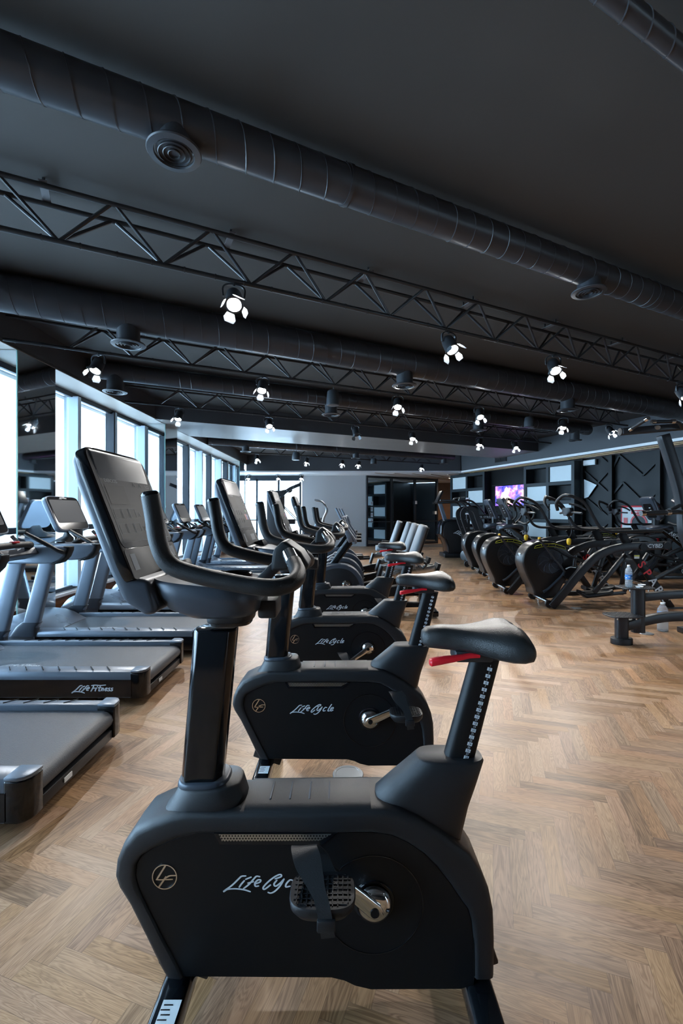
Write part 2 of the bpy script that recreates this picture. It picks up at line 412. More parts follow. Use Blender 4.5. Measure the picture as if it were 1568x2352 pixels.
for k in range(6): mb.bar((1.2+.7*k, 16.3+.2*k, ZL-.01), (5.2+.3*k, 20.5+.2*k, ZL-.01), .05, .02)
o = mb.build('trim_12', WARMW); struct(o, 'warm strips in the far white ceiling', 'trim')
# vent hole in the right fascia
vA = FA+d*2.35; vt = thing('return_air_opening', (vA.x-.01, vA.y, 3.02), 'dark square vent opening in the right fascia near the far end', 'vent')
mb = MB().bar((-nr.x*.008-d.x*.27, -nr.y*.008-d.y*.27, .02), (-nr.x*.008+d.x*.27, -nr.y*.008+d.y*.27, .02), .01, .30); mb.build('recess', mat('vent_black', (.004,.004,.005), .8), vt)
mb = MB()
for a in (-1, 1): mb.bar((-nr.x*.014-d.x*.29, -nr.y*.014-d.y*.29, .02+a*.16), (-nr.x*.014+d.x*.29, -nr.y*.014+d.y*.29, .02+a*.16), .012, .015)
mb.bar((-nr.x*.014, -nr.y*.014, -.13), (-nr.x*.014, -nr.y*.014, .17), .012, .012); mb.build('frame', TRUSS, vt)

# ---- left window wall (runs along Y at x = -3.75)
XW = -3.75
wy = [-4.2, -3.0, -2.1, -1.2, -.3, .6, 1.5, 2.4, 3.5, 4.66]      # posts before the first column
def wood_wall(name, x, y0, y1, z0, z1):
    vs, fs, uvs, rn = [], [], [], []
    z = z0; r = 0
    while z < z1-.001:
        zt = min(z+.062, z1); y = y0-random.random()*.4
        while y < y1:
            ya, yb = max(y, y0), min(y+.5, y1)
            if yb > ya:
                n = len(vs); vs += [(x, ya, z), (x, yb, z), (x, yb, zt), (x, ya, zt)]; fs.append((n, n+1, n+2, n+3))
                uvs += [(ya-y, 0), (yb-y, 0), (yb-y, .062), (ya-y, .062)]; rn += [(random.random(), random.random(), random.random(), 1)]*4
            y += .5
        z += .062; r += 1
    me = bpy.data.meshes.new(name); me.from_pydata(vs, [], fs); uv = me.uv_layers.new(name='UVMap'); uv.data.foreach_set('uv', [c for p in uvs for c in p])
    ca = me.color_attributes.new('rnd', 'FLOAT_COLOR', 'CORNER'); ca.data.foreach_set('color', [c for p in rn for c in p])
    me.materials.append(WALNUT); o = bpy.data.objects.new(name, me); COL.objects.link(o); return o
o = wood_wall('baseboard_left', XW+.04, -4.2, 17.6, 0, .205); struct(o, 'brown wood boarding below the left windows', 'wainscot')
o = MB().box((XW-.10, 6.7, .10), (.27, 21.9, .20)).build('wall_left', GREYP); struct(o, 'low masonry wall under the left windows', 'wall')
o = MB().box((XW-.06, 6.7, .225), (.24, 21.9, .04)).build('trim_13', SILL, bevel=.004); struct(o, 'white window sill along the left side', 'sill')
segs = [(-4.2, 4.68), (5.30, 8.60), (9.22, 14.9), (15.6, 17.6)]
wi = 0
for (a, b) in segs:
    wi += 1
    root = bpy.data.objects.new('window_%d' % wi, None); COL.objects.link(root); root.location = (XW-.06, (a+b)/2, .25); struct(root, 'floor to ceiling window band on the left side', 'window')
    n = max(1, round((b-a)/1.02)); L_ = (b-a)/n; yc = (a+b)/2
    fr = MB(); rv = MB(); gl = MB()
    fr.box((0, 0, 2.72), (.10, b-a, .07)); fr.box((0, 0, .03), (.10, b-a, .05)); fr.box((0, 0, .86), (.05, b-a, .075))
    for k in range(n+1):
        y = a+k*L_-yc; y = min(max(y, a-yc+.04), b-yc-.04)
        if k % 2 == 0: fr.box((.02, y, 1.37), (.14, .11, 2.70)); rv.box((.095, y+.0, 1.37), (.012, .05, 2.70))
        else: rv.box((.03, y, 1.37), (.20, .075, 2.66)); fr.box((-.03, y+.05, 1.37), (.09, .03, 2.7))
    for k in range(n): gl.box((-.01, a-yc+(k+.5)*L_, 1.37), (.006, L_-.06, 2.62))
    fr.build('window_frame', FRAME, root, bevel=.004, seg=1); rv.build('mullion', FRAMEL, root, bevel=.004, seg=1); gl.build('glass', GLASS, root, smooth=0)
o = MB().box((XW-.14, 6.7, 3.12), (.2, 21.9, .28)).build('trim_14', FRAME); struct(o, 'dark lintel over the left windows', 'lintel')
# mirror-clad columns
for k, (a, b, lab) in enumerate([(4.68, 5.30, 'nearest mirror clad column between the left windows'), (8.60, 9.22, 'middle mirror clad column between the left windows'), (14.9, 15.6, 'farthest mirror clad column between the left windows')]):
    t = thing('mirrored_column', (-3.56, (a+b)/2, 0), lab, 'column', 'mirror clad columns on the window side'); h = ZS-.004
    MB().box((0, 0, h/2+.001), (.44, b-a-.012, h-.004)).build('core', FASC, t)
    MB().box((.226, 0, h/2), (.008, b-a, h)).build('side_mirror', MIRROR, t)
    MB().box((0, -(b-a)/2-.001, h/2), (.45, .008, h)).build('front_mirror', MIRROR, t)
    MB().box((.2265, -(b-a)/2-.003, h/2), (.010, .010, h)).build('glass_edge', mat('green_glass_edge_%d' % k, (.25,.45,.42), .2), t)
# ---- walls behind the camera and far right
o = MB().box((3.8, -4.3, 1.7), (16.6, .2, 3.5)).build('wall_front', WALLB); struct(o, 'dark wall behind the viewpoint', 'wall')
# ---- far end
root = bpy.data.objects.new('window_5', None); COL.objects.link(root); root.location = (-2.65, 17.65, 0); struct(root, 'tall window in the far wall', 'window')
fr = MB(); gl = MB()
for x in (-1.1, -.62, .22, 1.06): fr.box((x, 0, 1.4), (.07, .12, 2.4))
fr.box((0, 0, 2.57), (2.24, .12, .06)); fr.box((0, 0, .23), (2.24, .12, .06)); fr.box((0, 0, 1.02), (2.24, .06, .05))
gl.box((0, .02, 1.4), (2.2, .006, 2.3)); fr.build('window_frame', FRAME, root); gl.build('glass', GLASS, root, smooth=0)
o = MB().box((-2.65, 17.68, 2.68), (2.3, .2, .16)).build('trim_15', FRAME); struct(o, 'dark lintel over the far window', 'lintel')
o = MB().box((-2.65, 17.68, .1), (2.3, .2, .2)).build('trim_16', GREYP); struct(o, 'low wall under the far window', 'wall')
o = MB().box((-.28, 17.7, 1.38), (2.5, .2, 2.76)).build('wall_back', GREYP); struct(o, 'grey panelled far wall', 'wall')
gA, gB = Vector((.98, 17.58)), Vector((4.05, 19.3)); gd = (gB-gA).normalized(); gn = Vector((gd.y, -gd.x)); Lg = (gB-gA).length
rt = bpy.data.objects.new('wall_glass', None); COL.objects.link(rt); rt.location = (gA.x, gA.y, 0); rt.rotation_euler.z = math.atan2(gd.y, gd.x); struct(rt, 'dark reflective glazed partition at the far end', 'glass partition')
MB().box((Lg/2, .03, 1.37), (Lg, .01, 2.68)).build('glass', WINGL, rt, smooth=0)
mb = MB(); 
for k in range(4): mb.box((Lg*k/3, 0, 1.37), (.06, .07, 2.74))
mb.box((Lg/2, 0, 2.70), (Lg, .07, .08)); mb.box((Lg/2, 0, .05), (Lg, .07, .10)); mb.box((Lg/2, 0, .95), (Lg, .03, .03)); mb.build('frame', TRUSS, rt)
mb = MB()
for (x, z) in ((Lg*2/3+.02, 1.72), (Lg*.97, 1.30)): mb.box((x, -.04, z), (.10, .006, .13))
mb.build('notice', PAPER, rt)
# lamps reflected in the glass hang behind it: a small cluster chandelier seen on the partition
o = MB().box((5.3, 22.2, 1.37), (5.4, .2, 2.74)).build('wall_corridor', CORW); struct(o, 'brown wooden corridor wall beyond the glass', 'wall')
o = MB().box((5.46, 17.10, 1.37), (2.1, .1, 2.74)).build('wall_corridor_return', WALLB); struct(o, 'dark return wall behind the cubby cabinets', 'wall')  # added out of sight to stop sky light leaking in past the cabinets
o = MB().box((3.4, 20.8, 1.37), (.2, 2.8, 2.74)).build('wall_corridor_side', WALLB); struct(o, 'dark side wall of the corridor', 'wall')
o = MB().slab([(1.6, 17.2), (4.9, 17.2), (5.4, 18.9), (3.9, 18.9)], .001, .006).build('entrance_mat', DARKF); tag(o, 'long dark mat in front of the glass partition at the far end', 'mat')
# ---- right wall
WA = Vector((4.4, 17.0)); wd_ = Vector((.376, -.9266)); wn = Vector((-.9266, -.376))
def wt(px):
    k = (px-784)/FPX   # X = k*Y ; (4.4+.376t) = k*(17-.9266t)
    return (k*17-4.4)/(.376+k*.9266)
def wp(t, out=0.): p = WA+wd_*t+wn*out; return p
wroot_rz = math.atan2(wd_.y, wd_.x)
def wallobj(name, t, out, z, label, cat, group=None):
    p = wp(t, out); return thing(name, (p.x, p.y, z), label, cat, group, wroot_rz)    # local +x along wall towards camera, local -y into the room
a, b = wp(.0), wp(22.5)
A2 = a-wn*.2; B2 = b-wn*.2
o = MB().slab([tuple(a), tuple(b), tuple(B2), tuple(A2)], 0, ZL+.05).build('wall_right', WALLB); struct(o, 'black painted right wall', 'wall')
o = MB().box((6.5, 20.5, 1.37), (.2, 7, 2.74)).build('wall_corridor_end', WALLB); struct(o, 'dark wall beside the corridor', 'wall')
def wz(py, t): Y = wp(t).y; return CH-(py-1176)*Y/FPX
# cubby units
def cubby(px0, px1, label, pale, lefts, dark):
    t0, t1 = wt(px0), wt(px1); Lw = t1-t0; D = .34
    r = wallobj('display_cabinet', t0, 0, 0, label, 'cabinet', 'tall cubby cabinets on the right wall')
    H = 2.68; nx, nz = 2, 5; tk = .10; cw = (Lw-tk*(nx+1))/nx; chh = (H-tk*(nz+1))/nz
    mb = MB()
    for i in range(nx+1): mb.box((i*(cw+tk)+tk/2, -D/2, H/2), (tk, D, H))
    for k in range(nz+1): mb.box((Lw/2, -D/2+.001, k*(chh+tk)+tk/2), (Lw-.002, D-.004, tk))
    mb.build('carcass', CABF, r, bevel=.004, seg=1)
    for i in range(nx):
        for k in range(nz):
            c = (i*(cw+tk)+tk+cw/2, 0, k*(chh+tk)+tk+chh/2)
            isp = (i+k) % 2 == pale
            MB().box((c[0], -.03 if not isp else -D+.05, c[2]), (cw-.004, .02, chh-.004)).build('door_panel' if isp else 'back_panel', FROST if isp else WALLB, r)
    return r, Lw, D
c1, l1, D1 = cubby(1051, 1131, 'dark two column cubby cabinet left of the television', 0, 0, 0)
c2, l2, D2 = cubby(1222, 1340, 'dark two column cubby cabinet right of the television', 1, 0, 0)
# prohibition notices on the first unit
for k in range(4):
    o = MB().box((0, -.003, 0), (.15, .004, .20)).build('warning_notice', PAPER); p = wp(wt(1091), D1+.003)
    o.location = (p.x, p.y, 1.73-.27*k); o.rotation_euler.z = wroot_rz
    tag(o, ['white prohibition notice, topmost of four on the far cabinet', 'white prohibition notice, second of four on the far cabinet', 'white prohibition notice, third of four on the far cabinet', 'white prohibition notice, lowest of four on the far cabinet'][k], 'notice', 'prohibition notices on the cabinet post')
    MB().lathe([(.05, 0), (.05, -.003), (.038, -.003), (.038, 0)], (0, -.006, .02), 'y', 20, ring=True).build('red_ring', REDD, o)
    MB().box((0, -.008, .02), (.02, .002, .06)).build('symbol', TRUSS, o); MB().box((0, -.008, -.065), (.10, .002, .012)).build('caption', TRUSS, o)
# television recess
t0, t1 = wt(1133), wt(1222)
mb = MB(); o = bpy.data.objects.new('trim_20', None); COL.objects.link(o); o.location = (*wp(t0, 0), 0); o.rotation_euler.z = wroot_rz; struct(o, 'black wall panelling behind the television', 'panelling')
mb.box(((t1-t0)/2, -.06, 1.35), (t1-t0-.02, .10, 2.66)); mb.build('panel', WALLB, o, bevel=.01)
mb = MB()
for z in (.25, .85, 1.0, 2.2): mb.box(((t1-t0)/2, -.12, z), (t1-t0-.1, .02, .03))
mb.build('moulding', WALLB, o)
ta, tb = wt(1150), wt(1221); tw = tb-ta
tb = wt(1218); tw = tb-ta
tv = wallobj('television', ta, .22, 0, 'wall television showing a performer on a blue and purple stage', 'television')
z0, z1 = 1.53, 2.16
MB().box((tw/2, .03, (z0+z1)/2), (tw+.05, .06, z1-z0+.05)).build('bezel', GLOSS, tv, bevel=.008)
MB().box((tw/2, -.004, (z0+z1)/2), (tw, .006, z1-z0)).build('screen', TV, tv)
mb = MB(); hx = tw*.36; hz = z0
mb.prism([(hx-.18, hz+.02), (hx-.24, hz+.25), (hx-.16, hz+.42), (hx-.05, hz+.45), (hx-.03, hz+.52), (hx+.04, hz+.6), (hx+.12, hz+.55), (hx+.10, hz+.46), (hx+.14, hz+.3), (hx+.35, hz+.16), (hx+.33, hz+.08), (hx+.1, hz+.02)], -.009, -.0075); mb.build('picture_figure', TVMAN, tv)
# diamond moulded wall: mouldings
def mold(name, pts, z_off=0, w=.05, m=WALLB):
    mb = MB()
    for (pa, pb) in pts:
        A_ = wt(pa[0]); B_ = wt(pb[0]); P_ = wp(A_, .02); Q_ = wp(B_, .02)
        mb.bar((P_.x, P_.y, wz(pa[1], A_)), (Q_.x, Q_.y, wz(pb[1], B_)), .045, w, up=(wn.x, wn.y, 0))
    o = mb.build(name, m); struct(o, 'diagonal black wall moulding on the right wall', 'moulding'); return o
mold('trim_17', [((1342, 1080), (1405, 1138)), ((1405, 1075), (1345, 1142)), ((1345, 1142), (1408, 1195)), ((1378, 1047), (1408, 1073)), ((1408, 1192), (1370, 1225)), ((1345, 1195), (1370, 1225)), ((1342, 1120), (1352, 1138))])
mold('trim_18', [((1410, 1135), (1432, 1108)), ((1432, 1108), (1500, 1175)), ((1423, 1045), (1478, 1092)), ((1478, 1092), (1515, 1055)), ((1500, 1140), (1520, 1118)), ((1410, 1200), (1450, 1240)), ((1500, 1175), (1520, 1155)), ((1410, 1075), (1424, 1045))])
mb = MB()
for px in (1341, 1408, 1518): p = wp(wt(px), .06); mb.bar((p.x, p.y, 0), (p.x, p.y, ZL-.01), .10, .12, up=(wn.x, wn.y, 0))
o = mb.build('trim_19', WALLB); struct(o, 'black vertical pilasters on the right wall', 'pilaster')
t = wt(1356); p = wp(t, .05)
ml = thing('wall_mirror', (p.x, p.y, 0), 'small kite shaped mirror between the black mouldings on the right wall', 'mirror', None, wroot_rz)
zz = wz(1122, t); MB().prism([(-.26, zz+.30), (.22, zz+.08), (-.02, zz-.22), (-.26, zz-.28)], -.012, 0).build('glass', FROST, ml)
t = wt(1355); p = wp(t, .03); ex = thing('emergency_light', (p.x, p.y, wz(1063, t)), 'white emergency light box high on the right wall', 'light fitting', None, wroot_rz)
MB().box((0, -.03, 0), (.42, .06, .14)).build('housing', FROST, ex, bevel=.01); MB().box((0, -.062, 0), (.36, .006, .09)).build('diffuser', WHITE, ex)
t = wt(1478); p = wp(t, .02); fh = thing('fire_hose_cabinet', (p.x, p.y, .30), 'white and red fire hose cabinet on the right wall', 'fire hose cabinet', None, wroot_rz)
MB().box((0, -.08, .64), (.86, .16, 1.08)).build('body', REDD, fh, bevel=.01); MB().box((0, -.165, .64), (.78, .014, 1.0)).build('door', PAPER, fh)
MB().box((.02, -.178, 1.03), (.36, .012, .09)).build('name_plate', REDD, fh, bevel=.004)
mb = MB(); mb.text('FIRE HOSE', .055, Matrix.Translation((.02, -.186, 1.03)) @ Matrix.Rotation(R(90), 4, 'X'), bold=.02); mb.build('lettering', PAPER, fh)
MB().box((-.3, -.178, .83), (.09, .012, .13)).build('handle', RED, fh); MB().lathe([(.2, 0), (.2, -.01), (.16, -.01), (.16, 0)], (.02, -.176, .78), 'y', ring=True).build('window_ring', REDD, fh)
MB().lathe([(.16, 0), (.16, -.006), (.0, -.008)], (.02, -.174, .78), 'y').build('window_pane', CABF, fh)

# ================================================================ CEILING FITTINGS
def duct(q, zc, r, s0, s1, label, hang=()):
    t = thing('spiral_duct', tuple(uq((s0+s1)/2, q, zc)), label, 'duct', 'spiral air ducts under the ceiling'); c = uq((s0+s1)/2, q, zc)
    n = 28; L = []
    mb = MB(); P0, P1 = uq(s0, q, zc)-c, uq(s1, q, zc)-c; mb.cyl(P0, P1, r, seg=48); mb.build('pipe', DUCT, t)
    # spiral lock seam
    pitch = .150 if r < .13 else .17; turns = (s1-s0)/pitch; pts = []
    N_ = int(turns*24)
    for i in range(N_+1):
        a = 2*math.pi*i/24; s_ = s0+pitch*i/24; p = uq(s_, q, zc)-c
        pts.append(p+NV*(r*1.0)*math.cos(a)+Vector((0, 0, 1))*(r*1.0)*math.sin(a))
    MB().tube(pts, .0040, 4).build('spiral_seam', DUCT, t)
    for s_ in hang:
        mb = MB()
        p = uq(s_, q, 0)-Vector((c.x, c.y, 0)); mb.tube([(p.x, p.y, r-.003), (p.x, p.y, ZC-zc)], .004, 6)
        mb.tube([uq(s_-.012, q, zc)-c, uq(s_+.012, q, zc)-c], r+.005, 40)
        mb.build('hanger', DUCT, t)
    return t
def on_line(px, q): # s along a grid line seen at image column px
    k = (px-784)/FPX; # (s*ux - q*.4472) = k*(s*uy + q*.8944)
    return q*(.4472+k*.8944)/(.8944-k*.4472)
DU = [(2.33, CH+1.88, .102, -3.4, 7.5, 'nearest long spiral duct crossing the upper picture', [on_line(795, 2.33), on_line(1490, 2.33)]),
      (4.72, CH+1.855, .158, s_at_x(-3.34, 4.72), s_at_f(4.72), 'second and thickest spiral duct, behind the nearest truss', []),
      (6.86, CH+1.893, .118, s_at_x(-3.34, 6.86), on_line(1350, 6.86), 'third spiral duct, ending free near the right wall', []),
      (11.65, CH+1.80, .120, s_at_x(-3.34, 11.65), on_line(1040, 11.65), 'farthest spiral duct, beyond the dropped beam', []),
      (1.055, CH+1.90, .040, -2, 7.5, 'thin round pipe under the ceiling at the top right corner', [])]
for a in DU: duct(*a)
def diffuser(px, q, zc, r, rf, drop, label):
    s_ = on_line(px, q); p = uq(s_, q, zc)
    t = thing('round_air_diffuser', (p.x, p.y, zc-r-drop), label, 'air diffuser', 'round air diffusers under the ducts')
    MB().lathe([(rf*.66, 0.004), (rf*.66, drop+r*.9)], (0, 0, 0)).build('neck', DUCT, t)
    MB().lathe([(rf*.74, .012), (rf*.98, .012), (rf, .006), (rf*.97, 0), (rf*.74, -.004), (rf*.71, .004)], (0, 0, 0), seg=40, ring=True).build('flange', DUCT, t)
    mb = MB()
    for k in (.56, .38, .20): mb.lathe([(rf*(k+.03), -.004), (rf*k, .022), (rf*(k-.012), .022), (rf*(k+.012), -.006)], (0, 0, 0), seg=32, ring=True)
    mb.build('cone_ring', DUCT, t)
    MB().lathe([(rf*.67, .03), (0, .031)], (0, 0, 0)).build('throat', mat('duct_throat', (.006,.006,.007), .8), t)
    return t
diffuser(400, 2.33, CH+1.88, .102, .128, .045, 'round air diffuser on the nearest duct, at the upper left')
diffuser(1352, 2.33, CH+1.88, .102, .128, .055, 'round air diffuser on the nearest duct, at the right')
diffuser(295, 4.72, CH+1.855, .158, .155, .13, 'round air diffuser leftmost on the second duct')
diffuser(929, 4.72, CH+1.855, .158, .155, .13, 'round air diffuser in the middle of the second duct')
diffuser(1303, 4.72, CH+1.855, .158, .155, .13, 'round air diffuser rightmost on the second duct')
diffuser(264, 6.86, CH+1.893, .118, .155, .16, 'round air diffuser leftmost on the third duct')
diffuser(760, 6.86, CH+1.893, .118, .155, .16, 'round air diffuser on the third duct, under the hanging speaker')
diffuser(1098, 6.86, CH+1.893, .118, .155, .16, 'round air diffuser on the third duct, right of the centre')
diffuser(1319, 6.86, CH+1.893, .118, .155, .16, 'round air diffuser at the free right end of the third duct')
diffuser(564, 11.65, CH+1.80, .120, .14, .12, 'round air diffuser leftmost on the farthest duct')
diffuser(817, 11.65, CH+1.80, .120, .14, .12, 'round air diffuser in the middle of the farthest duct')
diffuser(1019, 11.65, CH+1.80, .120, .14, .12, 'round air diffuser rightmost on the farthest duct')

def truss(qb, s0, s1, label, zb=3.02, zt=3.285, hw=.095, bay=.61, ph=0., pp=.3):
    c = uq((s0+s1)/2, qb, zb); t = thing('lighting_truss', tuple(c), label, 'truss', 'triangular lighting trusses')
    P = lambda s_, q, z: uq(s_, q, z)-c
    rb, rt, rd = .017, .016, .0115
    mb = MB(); mb.cyl(P(s0, qb, zb), P(s1, qb, zb), rb, seg=12)
    for a in (-1, 1): mb.cyl(P(s0, qb+a*hw, zt), P(s1, qb+a*hw, zt), rt, seg=12)
    s_ = s0+.1
    while s_ < s1:
        mb.cyl(P(s_-.005, qb, zb), P(s_+.005, qb, zb), rb+.004, seg=10); s_ += .21
    mb.build('chord', TRUSS, t)
    mb = MB(); s_ = s0+((ph-s0) % bay)
    while s_+bay <= s1:
        for a in (-1, 1):
            mb.cyl(P(s_, qb, zb), P(s_+bay*.485, qb+a*hw, zt), rd, seg=8); mb.cyl(P(s_+bay*.515, qb+a*hw, zt), P(s_+bay, qb, zb), rd, seg=8)
        s_ += bay
    mb.build('lattice', TRUSS, t)
    mb = MB(); s_ = s0+((pp-s0) % 1.13)
    while s_ < s1:
        MB().bar(P(s_, qb-hw-.02, zt+.019), P(s_, qb+hw+.02, zt+.019), .045, .008).build('ceiling_plate', GALV, t)
        for a in (-1, 1): mb.bar(P(s_, qb+a*hw*.7, zt+.02), P(s_, qb+a*hw*.7, ZC), .012, .012)
        s_ += 1.13
    mb.build('ceiling_rod', TRUSS, t)
    return t
truss(3.33, -2.6, 7.4, 'nearest triangular black truss across the ceiling', ph=-.308, pp=-.38)
truss(5.46, s_at_x(-3.33, 5.46)+.02, on_line(1437, 5.46)+.05, 'second triangular black truss, behind the thick duct', ph=on_line(158, 5.46))
truss(7.70, s_at_x(-3.33, 7.7)+.02, on_line(1262, 7.70)+.05, 'third triangular black truss, in front of the dropped beam', ph=on_line(365, 7.70))
truss(12.75, on_line(552, 12.75), on_line(1010, 12.75), 'farthest triangular black truss, beyond the dropped beam', ph=.1)

# ---- spotlights
def spot_proto():
    t = thing('spotlight', (0, 0, 0), 'x', 'spotlight', 'barn door spotlights on the trusses')
    MB().tube(cr([(-.075, 0, -.10), (-.078, 0, -.04), (-.05, 0, -.012), (0, 0, -.006), (.05, 0, -.012), (.078, 0, -.04), (.075, 0, -.10)], 4), .006, 6, prof=[(-1, -1.6), (1, -1.6), (1, 1.6), (-1, 1.6)]).build('yoke', TRUSS, t)
    MB().cyl((0, 0, -.02), (0, 0, .03), .011).build('clamp', TRUSS, t)
    hd = MB(); hd.lathe([(.010, .035), (.040, .032), (.055, .012), (.060, -.02), (.062, -.10), (.066, -.11), (.066, -.128), (.052, -.128), (.050, -.10), (.012, -.06)], (0, 0, -.075), seg=26)
    h = hd.build('lamp_head', TRUSS, t)
    MB().lathe([(.049, -.116), (.030, -.126), (.0, -.130)], (0, 0, -.075), seg=24).build('lens', BULBM, h)
    for k in range(4):
        a = R(90*k+20); rot = Matrix.Rotation(a, 4, 'Z') @ Matrix.Translation((.066, 0, -.205)) @ Matrix.Rotation(R(-32 if k % 2 else -22), 4, 'Y')
        wv = .040 if k % 2 else .028
        pts = [(-.001*0, -wv*.7, 0), (0, wv*.7, 0), (0, wv*1.15, -.045), (0, wv*.8, -.075), (0, -wv*.8, -.075), (0, -wv*1.15, -.045)]
        vs = [Vector(p) for p in pts]+[Vector((p[0]+.0025, p[1], p[2])) for p in pts]
        fs = [(0,1,2,3,4,5), (11,10,9,8,7,6)]+[(i, (i+1) % 6, (i+1) % 6+6, i+6) for i in range(6)]
        MB().add(vs, fs, rot).build('barn_door', FLAP, h, smooth=0)
    return t
SP = spot_proto(); SPN = [0]
def spot(px, q, zoff, label, tilt=(0, 0), on=True, face=None, z=3.0, P=None, power=1.):
    if P is None: s_ = on_line(px, q); P = uq(s_, q, z)
    o = SP if SPN[0] == 0 else copy_tree(SP); SPN[0] += 1
    o.location = (P.x, P.y, z-zoff); o['label'] = label; o.rotation_euler.z = random.uniform(-.3, .3)
    h = [c for c in o.children if c.name.startswith('lamp_head')][0]
    h.rotation_euler = (R(-24-abs(tilt[0])*.9), 0, 0); o.rotation_euler.z += R(tilt[1]*1.5)
    # pivot about the yoke bolts
    piv = Vector((0, 0, -.10)); h.location = piv-(Euler(h.rotation_euler).to_matrix() @ piv)
    if on:
        ld = bpy.data.lights.new('lamp_beam', 'SPOT'); ld.energy = LAMP*(power); ld.color = (1.0, .955, .90); ld.spot_size = R(105); ld.spot_blend = .6; ld.shadow_soft_size = .04
        lo = bpy.data.objects.new('lamp_beam', ld); COL.objects.link(lo); lo.parent = h; lo.location = (0, 0, -.215)
    else:
        ln = [c for c in h.children if c.name.startswith('lens')][0]; ln.data = ln.data.copy(); ln.data.materials[0] = SCREEN
    return o
spot(537, 3.33, .0, 'lit barn door spotlight leftmost on the nearest truss', (14, 0))
spot(1030, 3.33, .0, 'lit barn door spotlight in the middle of the nearest truss', (-10, 8))
spot(1270, 3.33, .0, 'lit barn door spotlight right of the middle on the nearest truss', (12, -10))
spot(1562, 3.33, .0, 'lit barn door spotlight at the right picture edge on the nearest truss', (-14, 8))
spot(226, 5.46, .0, 'lit barn door spotlight leftmost on the second truss', (5, 0))
spot(603, 5.46, .0, 'lit barn door spotlight second from the left on the second truss', (8, 10))
spot(913, 5.46, .0, 'lit barn door spotlight on the second truss right of the hanging speaker', (-10, 6))
spot(1100, 5.46, .0, 'lit barn door spotlight on the second truss at its middle right', (9, -6))
spot(1293, 5.46, .0, 'lit barn door spotlight on the second truss near the round pendant speaker', (-8, -12))
spot(1398, 5.46, .0, 'lit barn door spotlight rightmost on the second truss', (16, 8))
spot(412, 7.70, .0, 'lit barn door spotlight leftmost on the third truss', (6, 0))
spot(617, 7.70, .0, 'lit barn door spotlight second from the left on the third truss', (12, 8))
spot(816, 7.70, .0, 'unlit barn door spotlight in the middle of the third truss', (0, 20), on=False)
spot(947, 7.70, .0, 'lit barn door spotlight on the third truss right of the unlit one', (-12, 6))
spot(1101, 7.70, .0, 'lit barn door spotlight second from the right on the third truss', (8, -8))
spot(1182, 7.70, .0, 'lit barn door spotlight rightmost on the third truss', (-10, 10))
spot(590, 12.75, .0, 'lit barn door spotlight leftmost on the farthest truss', (10, 5))
spot(704, 12.75, .0, 'lit barn door spotlight second from the left on the farthest truss', (4, 5))
spot(786, 12.75, .0, 'lit barn door spotlight in the middle of the farthest truss', (-10, 5))
spot(824, 12.75, .0, 'lit barn door spotlight just right of the middle on the farthest truss', (-10, -5))
spot(968, 12.75, .0, 'lit barn door spotlight rightmost on the farthest truss', (10, -5))
for k, px in enumerate((572, 638, 692)):
    p = at(px, 1085, 17.0); spot(px, 0, .0, ['small lit spotlight above the far window, left of three', 'small lit spotlight above the far window, middle of three', 'small lit spotlight above the far window, right of three'][k], (15, 0), z=ZL-.0, P=p, power=.05)
# truss and lamps added behind the viewpoint to brighten the foreground floor
truss(-1.5, -3.0, 7.4, 'triangular black truss over the hall behind the viewpoint', ph=.1)
for k, s_ in enumerate((-1.6, .4, 2.4, 4.4, 6.2)):
    spot(0, 0, .0, ['lit barn door spotlight on the rear truss, first from the window side', 'lit barn door spotlight on the rear truss, second from the window side', 'lit barn door spotlight on the rear truss, third from the window side', 'lit barn door spotlight on the rear truss, fourth from the window side', 'lit barn door spotlight on the rear truss, farthest from the windows'][k], (10, 0), P=uq(s_, -1.5), power=.9)
# ---- hanging speakers
def speaker(px, q, top, bot, label, r=.075):
    s_ = on_line(px, q); p = uq(s_, q, 0); Y = p.y; z1_ = CH-(top-1176)*Y/FPX; z0_ = CH-(bot-1176)*Y/FPX; h = z1_-z0_
    t = thing('pendant_speaker', (p.x, p.y, z0_), label, 'speaker', 'round speakers hanging from the ceiling')
    MB().lathe([(r*.9, .004), (r, .012), (r*.98, h*.5), (r*.85, h*.9), (r*.7, h), (0, h)], (0, 0, 0), seg=30).build('cabinet', SPKR, t)
    MB().lathe([(r*.9, .0), (r*.5, -.004), (0, -.006)], (0, 0, .006), seg=30).build('grille', DUCT, t)
    mb = MB()
    for a in range(3): mb.cyl((r*.3*math.cos(a*2.1), r*.3*math.sin(a*2.1), h), (0, 0, h+.06), .002, seg=5)
    mb.cyl((0, 0, h+.055), (0, 0, ZC-z0_), .0025, seg=5); mb.build('wire', TRUSS, t)
speaker(764, 6.1, 897, 932, 'black round speaker hanging at the ceiling centre', .095)
speaker(1215, 6.1, 958, 982, 'black round speaker hanging at the right by the second truss', .095)
speaker(680, 11.2, 1039, 1057, 'black round speaker hanging beyond the beam, left one', .11)
speaker(858, 11.2, 1053, 1066, 'black round speaker hanging beyond the beam, right one', .09)
